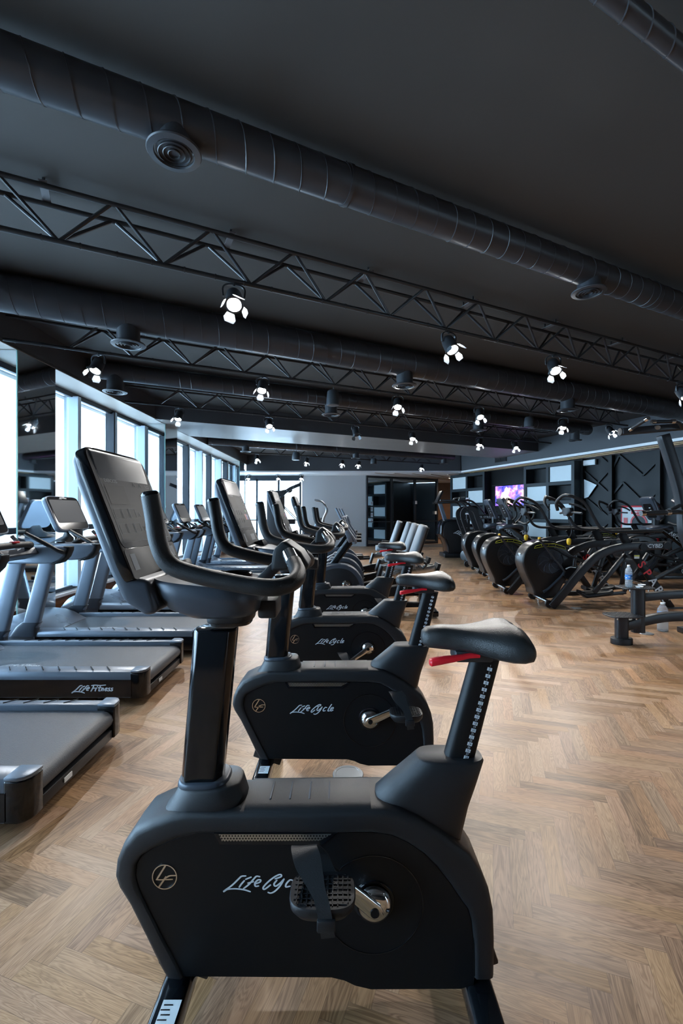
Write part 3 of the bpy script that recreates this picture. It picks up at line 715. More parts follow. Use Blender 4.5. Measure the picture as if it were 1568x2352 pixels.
# ================================================================ LOGOS (pen strokes, pixel units of a close look, y down)
LIFE = [[(850, 240), (815, 243), (790, 265), (735, 318), (665, 368)], [(665, 372), (700, 352), (770, 348), (840, 357), (888, 372)],
        [(838, 280), (812, 310), (795, 335)], [(850, 268), (895, 250)], [(968, 246), (940, 243), (915, 268), (880, 308), (832, 346)], [(868, 300), (915, 288)],
        [(925, 308), (968, 292), (975, 274), (952, 274), (928, 300), (932, 326), (958, 324)]]
CYCLE = [[(1098, 264), (1148, 245), (1140, 227), (1095, 246), (1038, 290), (998, 335), (1008, 352), (1058, 316)],
         [(1112, 275), (1088, 308), (1102, 326), (1140, 300), (1172, 266)], [(1172, 266), (1140, 322), (1098, 366), (1062, 384), (1038, 378)],
         [(1245, 278), (1222, 274), (1192, 305), (1188, 332), (1222, 326)], [(1322, 226), (1282, 285), (1262, 330), (1288, 330)],
         [(1300, 312), (1345, 292), (1348, 276), (1322, 280), (1302, 312), (1310, 332), (1345, 318)]]
LIFE_S = [[(x-655, y-300) for x, y in l] for l in LIFE]
LIFECYCLE = LIFE_S+[[(x-655, y-300) for x, y in l] for l in CYCLE]
FITNESS = [[(360, -60), (420, -68), (520, -62), (610, -70)], [(400, -60), (385, -20), (350, 40)], [(372, -10), (425, -16)], [(450, -20), (432, 10), (425, 36)], [(462, -42), (470, -46)],
           [(520, -60), (498, 0), (492, 34), (510, 34)], [(476, -20), (530, -26)], [(548, -18), (530, 34)], [(538, 6), (565, -16), (572, 0), (562, 34)],
           [(600, 12), (635, -2), (638, -16), (615, -12), (598, 14), (606, 34), (640, 22)], [(690, -16), (668, -12), (668, 4), (682, 14), (672, 32), (645, 34)], [(740, -16), (718, -12), (718, 4), (732, 14), (722, 32), (695, 34)]]
LIFEFITNESS = LIFE_S+FITNESS

# ================================================================ UPRIGHT BIKE
BX, BY = .083, 1.24
def n2(zx, zy, Y=1.16):          # outline points measured on the flank of the nearest bike
    px, py = 240+zx/1.6333, 1700+zy/1.6333
    return ((px-784)*Y/FPX-BX, CH-(py-1176)*Y/FPX)
def nb(px, py, Y): return Vector(((px-784)*Y/FPX-BX, Y-BY, CH-(py-1176)*Y/FPX))
def rr(x0, z0, x1, z1, hw, n=28, e=3.0):
    c = Vector(((x0+x1)/2, 0, (z0+z1)/2)); hx = Vector(((x1-x0)/2, 0, (z1-z0)/2)); L = hx.length; hx.normalize()
    return [c+hx*a+Vector((0, b, 0)) for a, b in se(n, L, hw, e)]
def build_bike():
    t = thing('upright_exercise_bike', (BX, BY, 0), 'nearest black upright exercise bike, filling the foreground', 'exercise bike', 'row of upright exercise bikes')
    O = [(225,892),(200,850),(148,740),(88,620),(46,555),(32,515),(38,460),(62,400),(106,342),(170,312),(250,284),(310,275),(420,276),(650,272),(880,268),(1040,262),(1110,270),(1180,298),(1255,345),(1325,398),(1380,445),(1422,510),(1450,580),(1464,650),(1468,760),(1466,897)]
    I = [(290,899),(268,850),(215,750),(150,620),(122,560),(111,515),(116,470),(135,438),(175,415),(230,390),(290,365),(340,354),(420,352),(650,352),(880,352),(1000,350),(1080,362),(1140,390),(1200,430),(1250,480),(1300,545),(1340,605),(1366,640),(1380,690),(1388,770),(1390,899)]
    Oc = [n2(*p) for p in O]; Ic = [n2(*p) for p in I]; Wh = .08
    cx, cz = sum(p[0] for p in Oc)/len(Oc), .33
    L = []
    for (o, i) in zip(Oc, Ic):
        def mixp(k): return (o[0]+(i[0]-o[0])*k, o[1]+(i[1]-o[1])*k)
        prof = [(1.0, .068), (1.0, .074), (.92, .0795), (.78, .080), (.30, .080), (.12, .0765), (.03, .068), (0, .055)]
        l = []
        for k, y in prof: x, z = mixp(k); l.append((x, y, z))
        for k, y in reversed(prof): x, z = mixp(k); l.append((x, -y, z))
        L.append(l)
    MB().loops(L, cap=True).build('body_shell', PLA, t, smooth=50)
    pan = [n2(*p) for p in I]+[n2(1388, 930), n2(1340, 946), n2(1000, 948), n2(940, 934), n2(900, 915), n2(850, 903)]
    MB().prism(pan, -.0735, .0735).build('side_panel', PLB, t, bevel=.002, seg=1)
    mb = MB()
    seam = [n2(1295,625), n2(1362,640), n2(1382,710), n2(1388,895)]
    mb.tube(cr([(x, -.0745, z) for x, z in [n2(1365,618), n2(1384,680), n2(1389,760), n2(1390,893)]], 4), .0014, 6); mb.build('panel_seam', GLOSS, t)
    # vent
    mb = MB(); v = [n2(405,352), n2(430,398), n2(818,399), n2(878,352)]; mb.prism(v, -.0765, -.070); mb.build('vent_frame', GLOSS, t, bevel=.0015, seg=1)
    mb = MB(); v = [n2(428,355), n2(440,381), n2(806,379), n2(850,355)]; mb.prism(v, -.0790, -.0760); mb.build('vent_mesh', PERF, t)
    # crank cover circle
    cxz = n2(1010, 625); mb = MB(); mb.lathe([(.1270, 0), (.1270, -.0018), (.1248, -.0018), (.1248, 0)], (cxz[0], -.0735, cxz[1]), 'y', 72, ring=True); mb.build('access_cover', GLOSS, t)
    mb = MB(); mb.lathe([(.0455, 0), (.0455, -.004), (.052, -.004), (.054, -.0)], (.0, -.0735, nb(863, 2098, 1.13).z), 'y', 48, ring=True); mb.build('crank_recess', GLOSS, t)
    # step pad on the back of the shell
    xa, za = n2(520, 272); xb, zb = n2(1000, 266); mb = MB()
    mb.loops([[(x, y, z) for y, z in [(-.079, zz-.030), (-.078, zz-.012), (-.068, zz+.001), (-.052, zz+.007), (.052, zz+.007), (.068, zz+.001), (.078, zz-.012), (.079, zz-.030), (0, zz-.035)]] for x, zz in ((xa, za), (xb, zb))]); mb.build('step_pad', PLA, t, smooth=60)
    mb = MB()
    for k in range(5): x = n2(612+76.*k, 270)[0]; mb.box((x, .0, za+.0085), (.005, .078, .003))
    mb.build('pad_rib', SHELL, t, bevel=.001, seg=1)
    # spine between cowls (top surface)
    # front cowl + collar
    def X(zx, Y): return n2(zx, 0, Y)[0]
    lo = [rr(X(135, 1.17), .468, X(520, 1.17), .538, .074), rr(X(175, 1.17), .520, X(515, 1.17), .566, .072), rr(X(225, 1.17), .562, X(508, 1.17), .582, .068), rr(X(256, 1.18), .596, X(500, 1.18), .606, .062), rr(X(266, 1.18), .602, X(494, 1.18), .612, .058)]
    MB().loops(lo).build('mast_cowl', PLA, t, smooth=60)
    MB().loops([rr(X(262, 1.2), .600, X(462, 1.2), .606, .056), rr(X(268, 1.2), .616, X(456, 1.2), .620, .053)]).build('mast_collar', SHELL, t, bevel=.004)
    # mast
    b0, b1 = nb(418, 1806, BY), nb(511, 1812, BY); t0, t1 = nb(449, 1440, BY), nb(546, 1440, BY); mb = MB()
    def oc(a, b, hw, e=.3): 
        c = (a+b)/2; h = (b-a)/2; return [c+h*u+Vector((0, v*hw, 0)) for u, v in ((-1, -.35), (-.72, -1), (.72, -1), (1, -.35), (1, .35), (.72, 1), (-.72, 1), (-1, .35))]
    mb.loops([oc(b0, b1, .042), oc(t0, t1, .042)]); mb.build('console_mast', GLOSS, t, bevel=.006, seg=3)
    # seat cowl
    def ax(px): return (px-784)*BY/FPX-BX
    lo = [rr(.002, .545, .236, .420, .060), rr(.010, .578, .238, .455, .061), rr(.045, .607, .258, .540, .058), rr(.085, .640, .280, .602, .054), rr(.118, .668, .300, .664, .050), rr(.123, .673, .297, .671, .046)]
    MB().loops(lo).build('seat_cowl', PLA, t, smooth=60)
    # seat post
    p0, p1 = nb(1016, 1745, BY), nb(1085, 1745, BY); q0, q1 = nb(1081, 1512, BY), nb(1145, 1512, BY)
    def ov(a, b, hw): 
        c = (a+b)/2; h = (b-a)/2; return [c+h*u+Vector((0, v, 0)) for u, v in se(24, 1., hw, 3.2)]
    MB().loops([ov(p0+(p0-q0)*.1, p1+(p1-q1)*.1, .024), ov(q0, q1, .024)]).build('seat_post', PLB, t)
    ax_ = (q0-p0).normalized(); ang = math.atan2(ax_.z, ax_.x)-R(90); mid0 = p0*.36+p1*.64; mid1 = q0*.36+q1*.64
    mb = MB(); tx = MB(); 
    for k in range(1, 30):
        f = 1-(k+.35)/30.5; c = mid0+(mid1-mid0)*f
        m = Matrix.Translation((c.x, -.0252, c.z)) @ Matrix.Rotation(-ang, 4, 'Y')
        if k % 2 == 0: mb.add([(-.0065, 0, -.0045), (.0065, 0, -.0045), (.0065, 0, .0045), (-.0065, 0, .0045)], [(0, 1, 2, 3)], m)
        m2 = Matrix.Translation((c.x, -.0256, c.z)) @ Matrix.Rotation(-ang, 4, 'Y') @ Matrix.Rotation(R(90), 4, 'X')
        (tx if k % 2 else tx).text(str(k), .0085, m2, bold=.01) if k % 2 == 0 else mb.text(str(k), .0075, m2)
    mb.build('height_scale', DECALW, t, smooth=0); tx.build('scale_numerals', PLB, t, smooth=0)
    # saddle
    S = [(.134, .006, .996, .984), (.138, .022, 1.008, .972), (.150, .030, 1.017, .964), (.19, .036, 1.022, .960), (.24, .046, 1.020, .957), (.28, .070, 1.022, .953), (.32, .100, 1.028, .947), (.35, .116, 1.034, .944), (.375, .122, 1.032, .945), (.395, .117, 1.020, .950), (.408, .095, 1.002, .958), (.413, .057, .987, .966)]
    Lp = []
    P_ = [Vector((a, b, c)) for a, b, c, d_ in S]
    for (x, hw, zt, zb) in S:
        l = []; zm = zb+(zt-zb)*.45; wide = max(0, min(1, (hw-.035)/.08))
        for i in range(32):
            th = 2*math.pi*i/32; c_, s_ = math.cos(th), math.sin(th)
            y = hw*math.copysign(abs(c_)**.72, c_)
            if s_ >= 0:
                z = zm+(zt-zm)*abs(s_)**.75; z -= .006*math.exp(-(y/.012)**2)*wide; z -= .010*wide*(abs(y)/hw)**2
            else: z = zm-(zm-zb)*abs(s_)**.6
            if wide > 0 and s_ < 0: z += -.012*wide*(abs(y)/max(hw, .01))**2*.6
            l.append((x, y, z))
        Lp.append(l)
    MB().loops(Lp).build('saddle', VINYL, t, smooth=70)
    MB().box((.27, 0, .945), (.10, .07, .03)).build('saddle_clamp', TRUSS, t, bevel=.006)
    mb = MB(); l = []
    for (px, py, w_, h_) in ((986, 1521, .008, .007), (990, 1521, .013, .010), (1010, 1517, .014, .010), (1040, 1513, .012, .008), (1078, 1506, .010, .006), (1100, 1505, .010, .006)):
        c = nb(px, py, 1.20); l.append([c+Vector((0, a*w_, b*h_)) for a, b in se(12, 1, 1, 3)])
    mb.loops(l); mb.build('seat_lever', RED, t)['label'] = 'red seat height lever'
    # console housing
    W_ = lambda x, z: (x-BX, z)
    def rrw(x0, z0, x1, z1, hw, e=3.2): a = W_(x0, z0); b = W_(x1, z1); return rr(a[0], a[1], b[0], b[1], hw, 36, e)
    lo = [rrw(-.362, 1.060, -.236, 1.066, .095), rrw(-.395, 1.066, -.222, 1.068, .120), rrw(-.445, 1.088, -.212, 1.080, .140), rrw(-.478, 1.128, -.208, 1.102, .148), rrw(-.490, 1.158, -.209, 1.132, .150), rrw(-.484, 1.166, -.214, 1.138, .144), rrw(-.472, 1.163, -.224, 1.136, .134)]
    MB().loops(lo).build('console_housing', SHELL, t, smooth=60)
    MB().loops([rrw(-.360, 1.034, -.238, 1.040, .055), rrw(-.362, 1.062, -.234, 1.066, .062)]).build('housing_neck', PLA, t, bevel=.004)
    MB().loops([rrw(-.355, 1.028, -.245, 1.030, .050), rrw(-.357, 1.036, -.243, 1.038, .050)]).build('mast_ring', GLOSS, t)
    for s_ in (-1, 1):
        mb = MB(); mb.lathe([(.046, -.03), (.046, .006), (.041, .009), (.037, .006), (.037, -.028), (0, -.03)], W_(-.30, 0)[:1]+(s_*.085, 1.152), 'z', 32) if False else mb.lathe([(.044, -.02), (.045, .004), (.041, .008), (.037, .004), (.036, -.02), (0, -.022)], (-.305-BX, s_*.088, 1.148), 'z', 32)
        mb.build('cup_holder', GLOSS, t)
    # arm behind the screen
    arm = [W_(x, z) for x, z in ((-.612, 1.490), (-.640, 1.482), (-.652, 1.455), (-.640, 1.40), (-.560, 1.19), (-.525, 1.115), (-.470, 1.078), (-.440, 1.09), (-.462, 1.165), (-.505, 1.172))]
    MB().prism(arm, -.150, .150).build('console_back', SHELL, t, bevel=.016, seg=4, smooth=50)
    # display slab: local frame a=across(y) , b=up the slope
    top = Vector((-.617-BX, 0, 1.489)); bot = Vector((-.493-BX, 0, 1.171)); up_ = (top-bot).normalized(); nrm = Vector((up_.z, 0, -up_.x)); Lh = (top-bot).length
    def D(a, b, n): return bot+Vector((0, a, 0))+up_*b+nrm*n
    def slab(w0, b0, b1, n0, n1, e=9):
        h = (b1-b0)/2; out = []
        for nn in (n0, n1): out.append([D(a, b0+h+b, nn) for a, b in se(44, w0, h, e)])
        return MB().loops(out)
    slab(.166, -.012, Lh+.004, -.026, .0).build('display_case', GLOSS, t, bevel=.004, seg=2)
    slab(.157, .075, Lh-.006, .0, .0012, 14).build('display_glass', SCREEN, t)
    slab(.157, -.004, .074, .0, .0014, 14).build('lower_glass', SCREEN2, t)
    def Dm(a, b, n, s=1.):
        m = Matrix((Vector((0, 1, 0)), up_, nrm)).transposed().to_4x4(); m.translation = D(a, b, n); return m
    # the near edge is at -y: reading direction runs from -y to +y for someone sitting on the saddle
    def F(u, v): return (-.150+u*.300, .078+(Lh-.09)*v)
    ic = MB()
    def rect(u0, v0, u1, v1, w_=.0008):
        (a0, b0), (a1, b1) = F(u0, v0), F(u1, v1)
        for (pa, pb) in (((a0, b0), (a1, b0)), ((a1, b0), (a1, b1)), ((a1, b1), (a0, b1)), ((a0, b1), (a0, b0))):
            ic.bar(D(*pa, .0016), D(*pb, .0016), w_, .0004, up=nrm)
    def tx(s, u, v, size): a, b = F(u, v); ic.text(s, size, Dm(a, b, .002))
    tx('EXERCICES', .20, .70, .013)
    for k, n_ in enumerate(('1 2 3', '4 5 6', '7 8 9', '0 0 .')): tx(n_, .90, .68-.07*k, .014)
    for (u, v, r) in ((.62, .69, 0), (.74, .69, 0), (.50, .34, 0), (.50, .18, 1)):
        a, b = F(u, v); sg = -1 if r else 1
        ic.bar(D(a-.006, b-.006*sg, .0016), D(a, b+.006*sg, .0016), .0013, .0004, up=nrm); ic.bar(D(a+.006, b-.006*sg, .0016), D(a, b+.006*sg, .0016), .0013, .0004, up=nrm)
    for k in range(3):
        rect(.06+.13*k, .30, .17+.13*k, .40, .0005); rect(.06+.13*k, .14, .17+.13*k, .24, .0005)
    for u in (.08, .45, .83):
        for j in range(3): tx(('TIME', 'CALORIES', 'SPEED')[j], u+.06, .90-.022*j, .0055)
    tx('DISTANCE', .32, .89, .006); tx('LEVEL', .68, .89, .006)
    rect(.03, .05, .97, .80, .0005)
    ic.build('screen_print', INKG, t, smooth=0)
    def key(u0, v0, u1, v1, m, nm):
        (a0, b0), (a1, b1) = F(u0, v0), F(u1, v1); mb = MB(); mb.add([D(a0, b0, .0017), D(a1, b0, .0017), D(a1, b1, .0017), D(a0, b1, .0017)], [(0, 1, 2, 3)]); mb.build(nm, m, t, smooth=0)
    key(.07, .45, .40, .66, SCR3, 'screen_window'); key(.80, .37, .88, .41, GREEN, 'start_key'); key(.66, .20, .76, .32, RED, 'stop_key'); key(.78, .20, .88, .31, BLUE, 'pause_key')
    mb = MB()
    mb.bar(D(-.125, .018, .0018), D(-.125, .060, .0018), .026, .0006, up=nrm); mb.bar(D(.05, .020, .0018), D(.05, .052, .0018), .09, .0006, up=nrm); mb.bar(D(.13, .030, .0018), D(.13, .062, .0018), .022, .0006, up=nrm)
    mb.build('port_label', INKG, t)
    MB().bar(D(.02, -.012, .02), D(.13, -.012, .02), .04, .05, up=nrm).build('tablet_shelf', SCREEN2, t, bevel=.008)
    # handlebars
    for s_ in (-1, 1):
        y = s_*.245
        P = [(-.418, y, 1.366), (-.410, y, 1.32), (-.400, y, 1.262), (-.376, y, 1.216), (-.318, y, 1.193), (-.22, y, 1.172), (-.15, y*.98, 1.164), (-.112, y*.86, 1.170), (-.103, y*.66, 1.184), (-.118, y*.46, 1.205)]
        P = cr([(a-BX, b, c) for a, b, c in P], 6)
        MB().tube(P, .0195, 20).build('handlebar_grip', RUB, t)
        MB().lathe([(.0196, 0), (.0196, .004), (.015, .010), (0, .012)], (0, 0, 0), 'z', 20).build('grip_cap', GLOSS, t).matrix_local = Matrix.Translation((-.4182-BX, y, 1.365)) @ Matrix.Rotation(R(-9), 4, 'Y')
        MB().tube([(-.113-BX, y*.53, 1.197), (-.135-BX, y*.28, 1.222)], .0185, 20).build('pulse_sensor', CHROME, t)['label'] = 'chrome pulse sensor on the handlebar'
    hub = MB(); 
    hub.loops([[Vector((x-BX, y, z)) for x, z in ((-.185, 1.175), (-.178, 1.232), (-.150, 1.258), (-.105, 1.226), (-.082, 1.190), (-.100, 1.168), (-.140, 1.178))] for y in (-.062, -.045, .045, .062)])
    hub.build('handlebar_hub', PLA, t, bevel=.010, seg=3, smooth=50)
    MB().bar((-.16-BX, 0, 1.20), (-.24-BX, 0, 1.12), .07, .03).build('hub_stem', PLA, t, bevel=.006)
    MB().box((-.195-BX, 0, 1.075), (.05, .10, .05)).build('pulley_block', PLA, t, bevel=.008)
    # feet
    for x, nm in ((-.425, 0), (.355, 1)):
        mb = MB(); zt = .128 if nm == 0 else .118
        mb.loops([[(x-BX+a, y, zt-.034+b-dz) for a, b in se(20, .038, .034, 4)] for y, dz in ((-.285, .012), (-.27, .002), (.27, .002), (.285, .012))]); mb.build('floor_bar', GLOSS, t, smooth=50)
        for s_ in (-1, 1): MB().lathe([(.022, 0), (.024, .008), (.012, .014), (.010, .07)], (x-BX, s_*.24, .0), 'z', 18).build('levelling_foot', PLA, t)
        MB().bar((x-BX, 0, .10), (x-BX+(.03 if nm == 0 else -.03), 0, .19), .14, .05, up=(0, 1, 0)).build('bar_bracket', TRUSS, t, bevel=.005)
    mb = MB(); mb.box((-.415-BX, -.150, .1290), (.045, .060, .0008)); mb.build('rating_label', PAPER, t)
    mb = MB()
    for k in range(4): mb.box((-.425-BX+.004*(k % 2), -.165+.011*k, .1297), (.022, .003, .0003))
    mb.build('label_print', PLB, t)
    for s_ in (-1, 1): MB().lathe([(.028, -.012), (.030, 0), (.028, .012)], (-.46-BX, s_*.20, .045), 'y', 24).build('transport_wheel', RUB, t)
    # logos
    def fl(x, y): px, py = 330+(x+655)/3.6465, 1950+(y+300)/3.6465; return ((px-784)*1.16/FPX-BX, -.0747, CH-(py-1176)*1.16/FPX)
    MB().strokes(LIFECYCLE, 15, fl).build('brand_lettering', DECALW, t, smooth=0)
    c = fl(168-655, 247-300); mb = MB(); mb.lathe([(.0320, 0), (.0320, -.0022), (.0295, -.0022), (.0295, 0)], (c[0], -.0735, c[2]), 'y', 48, ring=True)
    def fe(x, y): p = fl(x-655, y-300); return (p[0], -.0756, p[2])
    mb.strokes([[(178, 148), (145, 200), (104, 265)], [(100, 269), (150, 270), (180, 262)], [(268, 234), (215, 236), (185, 250)], [(180, 245), (150, 290), (118, 335)], [(160, 269), (234, 266)]], 15, fe); mb.build('round_emblem', CHROME, t, smooth=30)
    return t
def crank(t, ang):
    """crank arms and pedals at the given angle (degrees from +x, seen from the camera side)"""
    cz = nb(863, 2098, 1.13).z
    MB().lathe([(.044, 0), (.044, -.012), (.038, -.022), (.024, -.028), (0, -.029)], (0, -.074, cz), 'y', 40).build('crank_hub', CHROME, t)['label'] = 'polished crank hub'
    for s_ in (-1, 1):
        a = R(ang if s_ < 0 else ang+180); e = Vector((math.cos(a)*.175, s_*.122, cz+math.sin(a)*.175)); o = Vector((0, s_*.100, cz))
        dv = (e-o); mb = MB(); n_ = 8; l = []
        up = Vector((-math.sin(a), 0, math.cos(a)))
        for k, (f, wv) in enumerate(((-.12, .010), (-.08, .017), (0, .021), (.3, .019), (.7, .016), (.97, .016), (1.06, .013), (1.09, .006))):
            c = o+dv*f; l.append([c+up*(v*wv)+Vector((0, u*.009, 0)) for u, v in se(16, 1, 1, 4)])
        mb.loops(l); mb.build('crank_arm', CHROME, t, smooth=50)['label'] = 'polished crank arm'
        MB().lathe([(.011, 0), (.011, s_*.003), (0, s_*.003)], (0, s_*.1095, cz), 'y', 18).build('crank_bolt', PLB, t)
        yc = e.y+s_*.075; b = thing_part('pedal', t, (e.x, yc, e.z))
        lo = [[(a_, c_, z) for a_, c_ in se(36, .075*k, .055*k, 3.4)] for z, k in ((-.030, .55), (-.024, .80), (-.008, .97), (.006, 1.), (.010, .97))]
        MB_to(b, MB().loops(lo), PLA)
        mb = MB()
        for k in range(-5, 6): mb.box((k*.0115, 0, .0112), (.0022, .092 if abs(k) < 4 else .075, .0025))
        for k in range(-3, 4): mb.box((0, k*.0135, .0112), (.128 if abs(k) < 3 else .11, .0022, .0025))
        mb.build('tread', RUB, b)
        sp = cr([(.0, -s_*.052, .0), (-.020, -s_*.052, .045), (-.044, -s_*.034, .084), (-.040, -s_*.006, .088), (-.020, s_*.026, .060), (.002, s_*.052, .018), (.010, s_*.063, -.018), (.014, s_*.059, -.045)], 6)
        n_ = len(sp); L = []
        for i, p in enumerate(sp):
            f = i/n_; w_ = .030-.015*min(1, max(0, (f-.48)/.16)); tg = (sp[min(i+1, n_-1)]-sp[max(i-1, 0)]).normalized(); wv = Vector((1, 0, 0)); wv = (wv-tg*wv.dot(tg)).normalized(); nv = tg.cross(wv)
            L.append([p-wv*w_-nv*.0015, p+wv*w_-nv*.0015, p+wv*w_+nv*.0015, p-wv*w_+nv*.0015])
        MB().loops(L).build('toe_strap', RUB, b, smooth=50)
        MB().box((.010, s_*.062, -.016), (.040, .012, .026)).build('strap_buckle', PLA, b, bevel=.003)
        MB().cyl((0, e.y-yc, 0), (0, 0, 0), .008).build('pedal_axle', ALU, b)
def thing_part(name, parent, loc):
    me = bpy.data.meshes.new(name); o = bpy.data.objects.new(name, me); COL.objects.link(o); o.parent = parent; o.location = loc; return o
def MB_to(o, mb, m):
    tmp = mb.build('tmp', m, None, smooth=50); old = o.data; o.data = tmp.data; o.data.name = o.name; bpy.data.objects.remove(tmp); bpy.data.meshes.remove(old)
bike = build_bike()
proto_children = list(bike.children)
bikes = [bike]
for (Yn, Xo, lb, sc_) in ((2.19, .137, 'second black upright exercise bike from the front', 0), (3.335, .194, 'third black upright exercise bike from the front', 0), (4.53, .234, 'fourth upright exercise bike, farthest of the upright row', 0)):
    bikes.append(clone(bike, (Xo, Yn+.08, 0), lb))
for b, a in zip(bikes, (136, 27, 213, 22)): crank(b, a)

# ================================================================ TREADMILLS  (local x: 0 at the rear roller, negative towards the window; y across)
def build_treadmill():
    t = thing('treadmill', (0, 0, 0), 'x', 'treadmill', 'row of treadmills facing the windows'); W2 = .41
    for s_ in (-1, 1):
        y0, y1 = s_*W2, s_*(W2-.105)
        prof = [(y0, .055), (y0, .195), (y0-s_*.006, .215), (y0-s_*.016, .228), (y1+s_*.012, .240), (y1, .236), (y1, .19), (y1, .055)]
        L = []
        for x, k in ((-1.56, 1), (-.095, 1)): L.append([(x, y, z) for y, z in prof])
        MB().loops(L).build('side_rail', SILV, t, bevel=.003, seg=2)
        MB().box((-.82, s_*(W2+.0012), .120), (1.46, .004, .118)).build('side_skirt', GLOSS, t)
        cap = MB(); pl_ = [(-.10, y0), (-.045, y0), (-.020, y0-s_*.012), (-.004, y0-s_*.035), (0, y0-s_*.06), (0, y1), (-.10, y1)]
        cap.loops([[(x, y, z) for x, y in pl_] for z in (.050, .226)]); cap.build('rear_end_cap', GLOSS, t, bevel=.008, seg=3)
        cap = MB(); cap.loops([[(x, y, z) for x, y in [(px_*1.0, py_) for px_, py_ in pl_]] for z in (.224, .241)]); cap.build('end_cap_top', SILV, t, bevel=.006, seg=2)
        for k in range(10): MB().bar((-.25-.115*k, s_*(W2-.025), .2375), (-.30-.115*k, s_*(W2-.085), .2415), .006, .004).build('grip_line', PLB, t)
    mb = MB(); L = []
    for x, z in ((-1.62, .205), (-.06, .205), (-.03, .198), (-.012, .180), (-.005, .155), (-.012, .130), (-.03, .112), (-.06, .105), (-1.6, .105)): L.append((x, z))
    mb.prism(L, -(W2-.108), W2-.108); mb.build('running_belt', BELT, t, smooth=60)
    MB().box((-.035, 0, .075), (.05, .60, .05)).build('rear_crossbar', TRUSS, t, bevel=.004)
    MB().box((-.006, -.12, .078), (.004, .06, .022)).build('rating_label', PAPER, t)
    # motor hood
    L = []
    for x, hw, zt, e in ((-1.42, .30, .212, 4), (-1.50, .33, .235, 4), (-1.60, .365, .285, 4), (-1.70, .385, .315, 4), (-1.85, .40, .325, 4), (-1.98, .38, .30, 4), (-2.05, .34, .22, 4)):
        l = []
        for a, b in se(28, hw, 1, e): l.append((x, a, .10+(zt-.10)*max(b, -.3) if b > 0 else .10+.03*b))
        L.append(l)
    MB().loops(L).build('motor_hood', SILV, t, smooth=60)
    for s_ in (-1, 1):
        # upright
        def sec(c, w_, d_): return [Vector(c)+Vector((a, b, 0)) for a, b in se(20, w_, d_, 4.5)]
        y = s_*.385
        MB().loops([sec((-1.60, y, .26), .075, .030), sec((-1.44, y, .90), .070, .028)]).build('upright', SILV, t, smooth=50)
        MB().loops([sec((-1.66, y, .18), .13, .040), sec((-1.63, y, .27), .095, .038), sec((-1.59, y, .31), .085, .036)]).build('upright_boot', SHELL, t, smooth=50)
        # wing shaped arm
        wing = [(-1.53, .915), (-1.515, .965), (-1.43, 1.010), (-1.30, 1.034), (-1.03, 1.036), (-.985, 1.022), (-1.005, .965), (-1.055, .918), (-1.12, .893), (-1.2, .888), (-1.49, .888)]
        mb = MB(); mb.prism(wing, y-.045, y+.045); mb.build('arm_wing', SILV, t, bevel=.012, seg=3)
        MB().prism([(-1.025, 1.037), (-.968, 1.034), (-.972, 1.0), (-.995, .945), (-1.04, .90), (-1.09, .884), (-1.15, .880), (-1.085, .905), (-1.03, .955), (-1.005, 1.01)], y-.040, y+.040).build('wing_end', PLB, t, bevel=.006)
        MB().tube(cr([(-1.03, y-s_*.03, .985), (-1.01, y-s_*.06, .99), (-1.05, y-s_*.085, 1.01), (-1.14, y-s_*.09, 1.065), (-1.30, y-s_*.10, 1.150)], 5), .018, 14).build('side_handrail', RUB, t)
        MB().lathe([(.045, -.02), (.046, .005), (.036, .006), (.035, -.02), (0, -.02)], (-1.40, s_*.27, 1.045), 'z', 24).build('cup_holder', GLOSS, t)
    mb = MB(); mb.loops([[(x, y, z) for x, z in ((-1.60, .93), (-1.57, 1.00), (-1.45, 1.035), (-1.26, 1.035), (-1.22, .98), (-1.34, .93))] for y in (-.36, .36)]); mb.build('console_bridge', SHELL, t, bevel=.012, seg=3)
    MB().tube(cr([(-1.28, -.27, 1.03), (-1.22, -.23, 1.06), (-1.20, -.1, 1.070), (-1.20, .1, 1.070), (-1.22, .23, 1.06), (-1.28, .27, 1.03)], 5), .026, 14).build('front_handrail', RUB, t)
    MB().box((-1.185, 0, 1.095), (.05, .05, .014)).build('stop_button', RED, t, bevel=.004)['label'] = 'red emergency stop button'
    for s_ in (-1, 1): MB().tube([(-1.30, s_*.19, 1.02), (-1.30, s_*.19, 1.085), (-1.345, s_*.19, 1.13)], .017, 14).build('pulse_sensor', CHROME, t)
    top = Vector((-1.560, 0, 1.49)); bot = Vector((-1.405, 0, 1.145)); off = Vector((-.0, 0, 0)); up_ = (top-bot).normalized(); nrm = Vector((up_.z, 0, -up_.x)); Lh = (top-bot).length
    D = lambda a, b, n: bot+Vector((0, a, 0))+up_*b+nrm*n
    def slab(w0, b0, b1, n0, n1, e=9):
        h = (b1-b0)/2; return MB().loops([[D(a, b0+h+b, nn) for a, b in se(40, w0, h, e)] for nn in (n0, n1)])
    slab(.27, 0, Lh, -.05, 0, 8).build('console_case', SILV, t, bevel=.010, seg=3)
    slab(.255, .015, Lh-.01, .0, .003, 9).build('console_face', GLOSS, t)
    slab(.235, .085, Lh-.045, .003, .005, 20).build('console_screen', SCREEN, t)
    m = Matrix((Vector((0, 1, 0)), up_, nrm)).transposed().to_4x4(); m.translation = D(-.05, Lh-.025, .0045); mb = MB()
    mb.strokes(LIFEFITNESS, 20, lambda x, y: m @ Vector(((x-375)*.00017+.05, -y*.00017, 0))); mb.build('console_lettering', DECALW, t, smooth=0)
    MB().loops([[Vector(c)+Vector((a, b, 0)) for a, b in se(20, w_, d_, 3)] for c, w_, d_ in (((-1.50, 0, 1.02), .12, .20), ((-1.44, 0, 1.09), .06, .12), ((-1.42, 0, 1.16), .05, .10))]).build('console_neck', PLA, t, smooth=50)
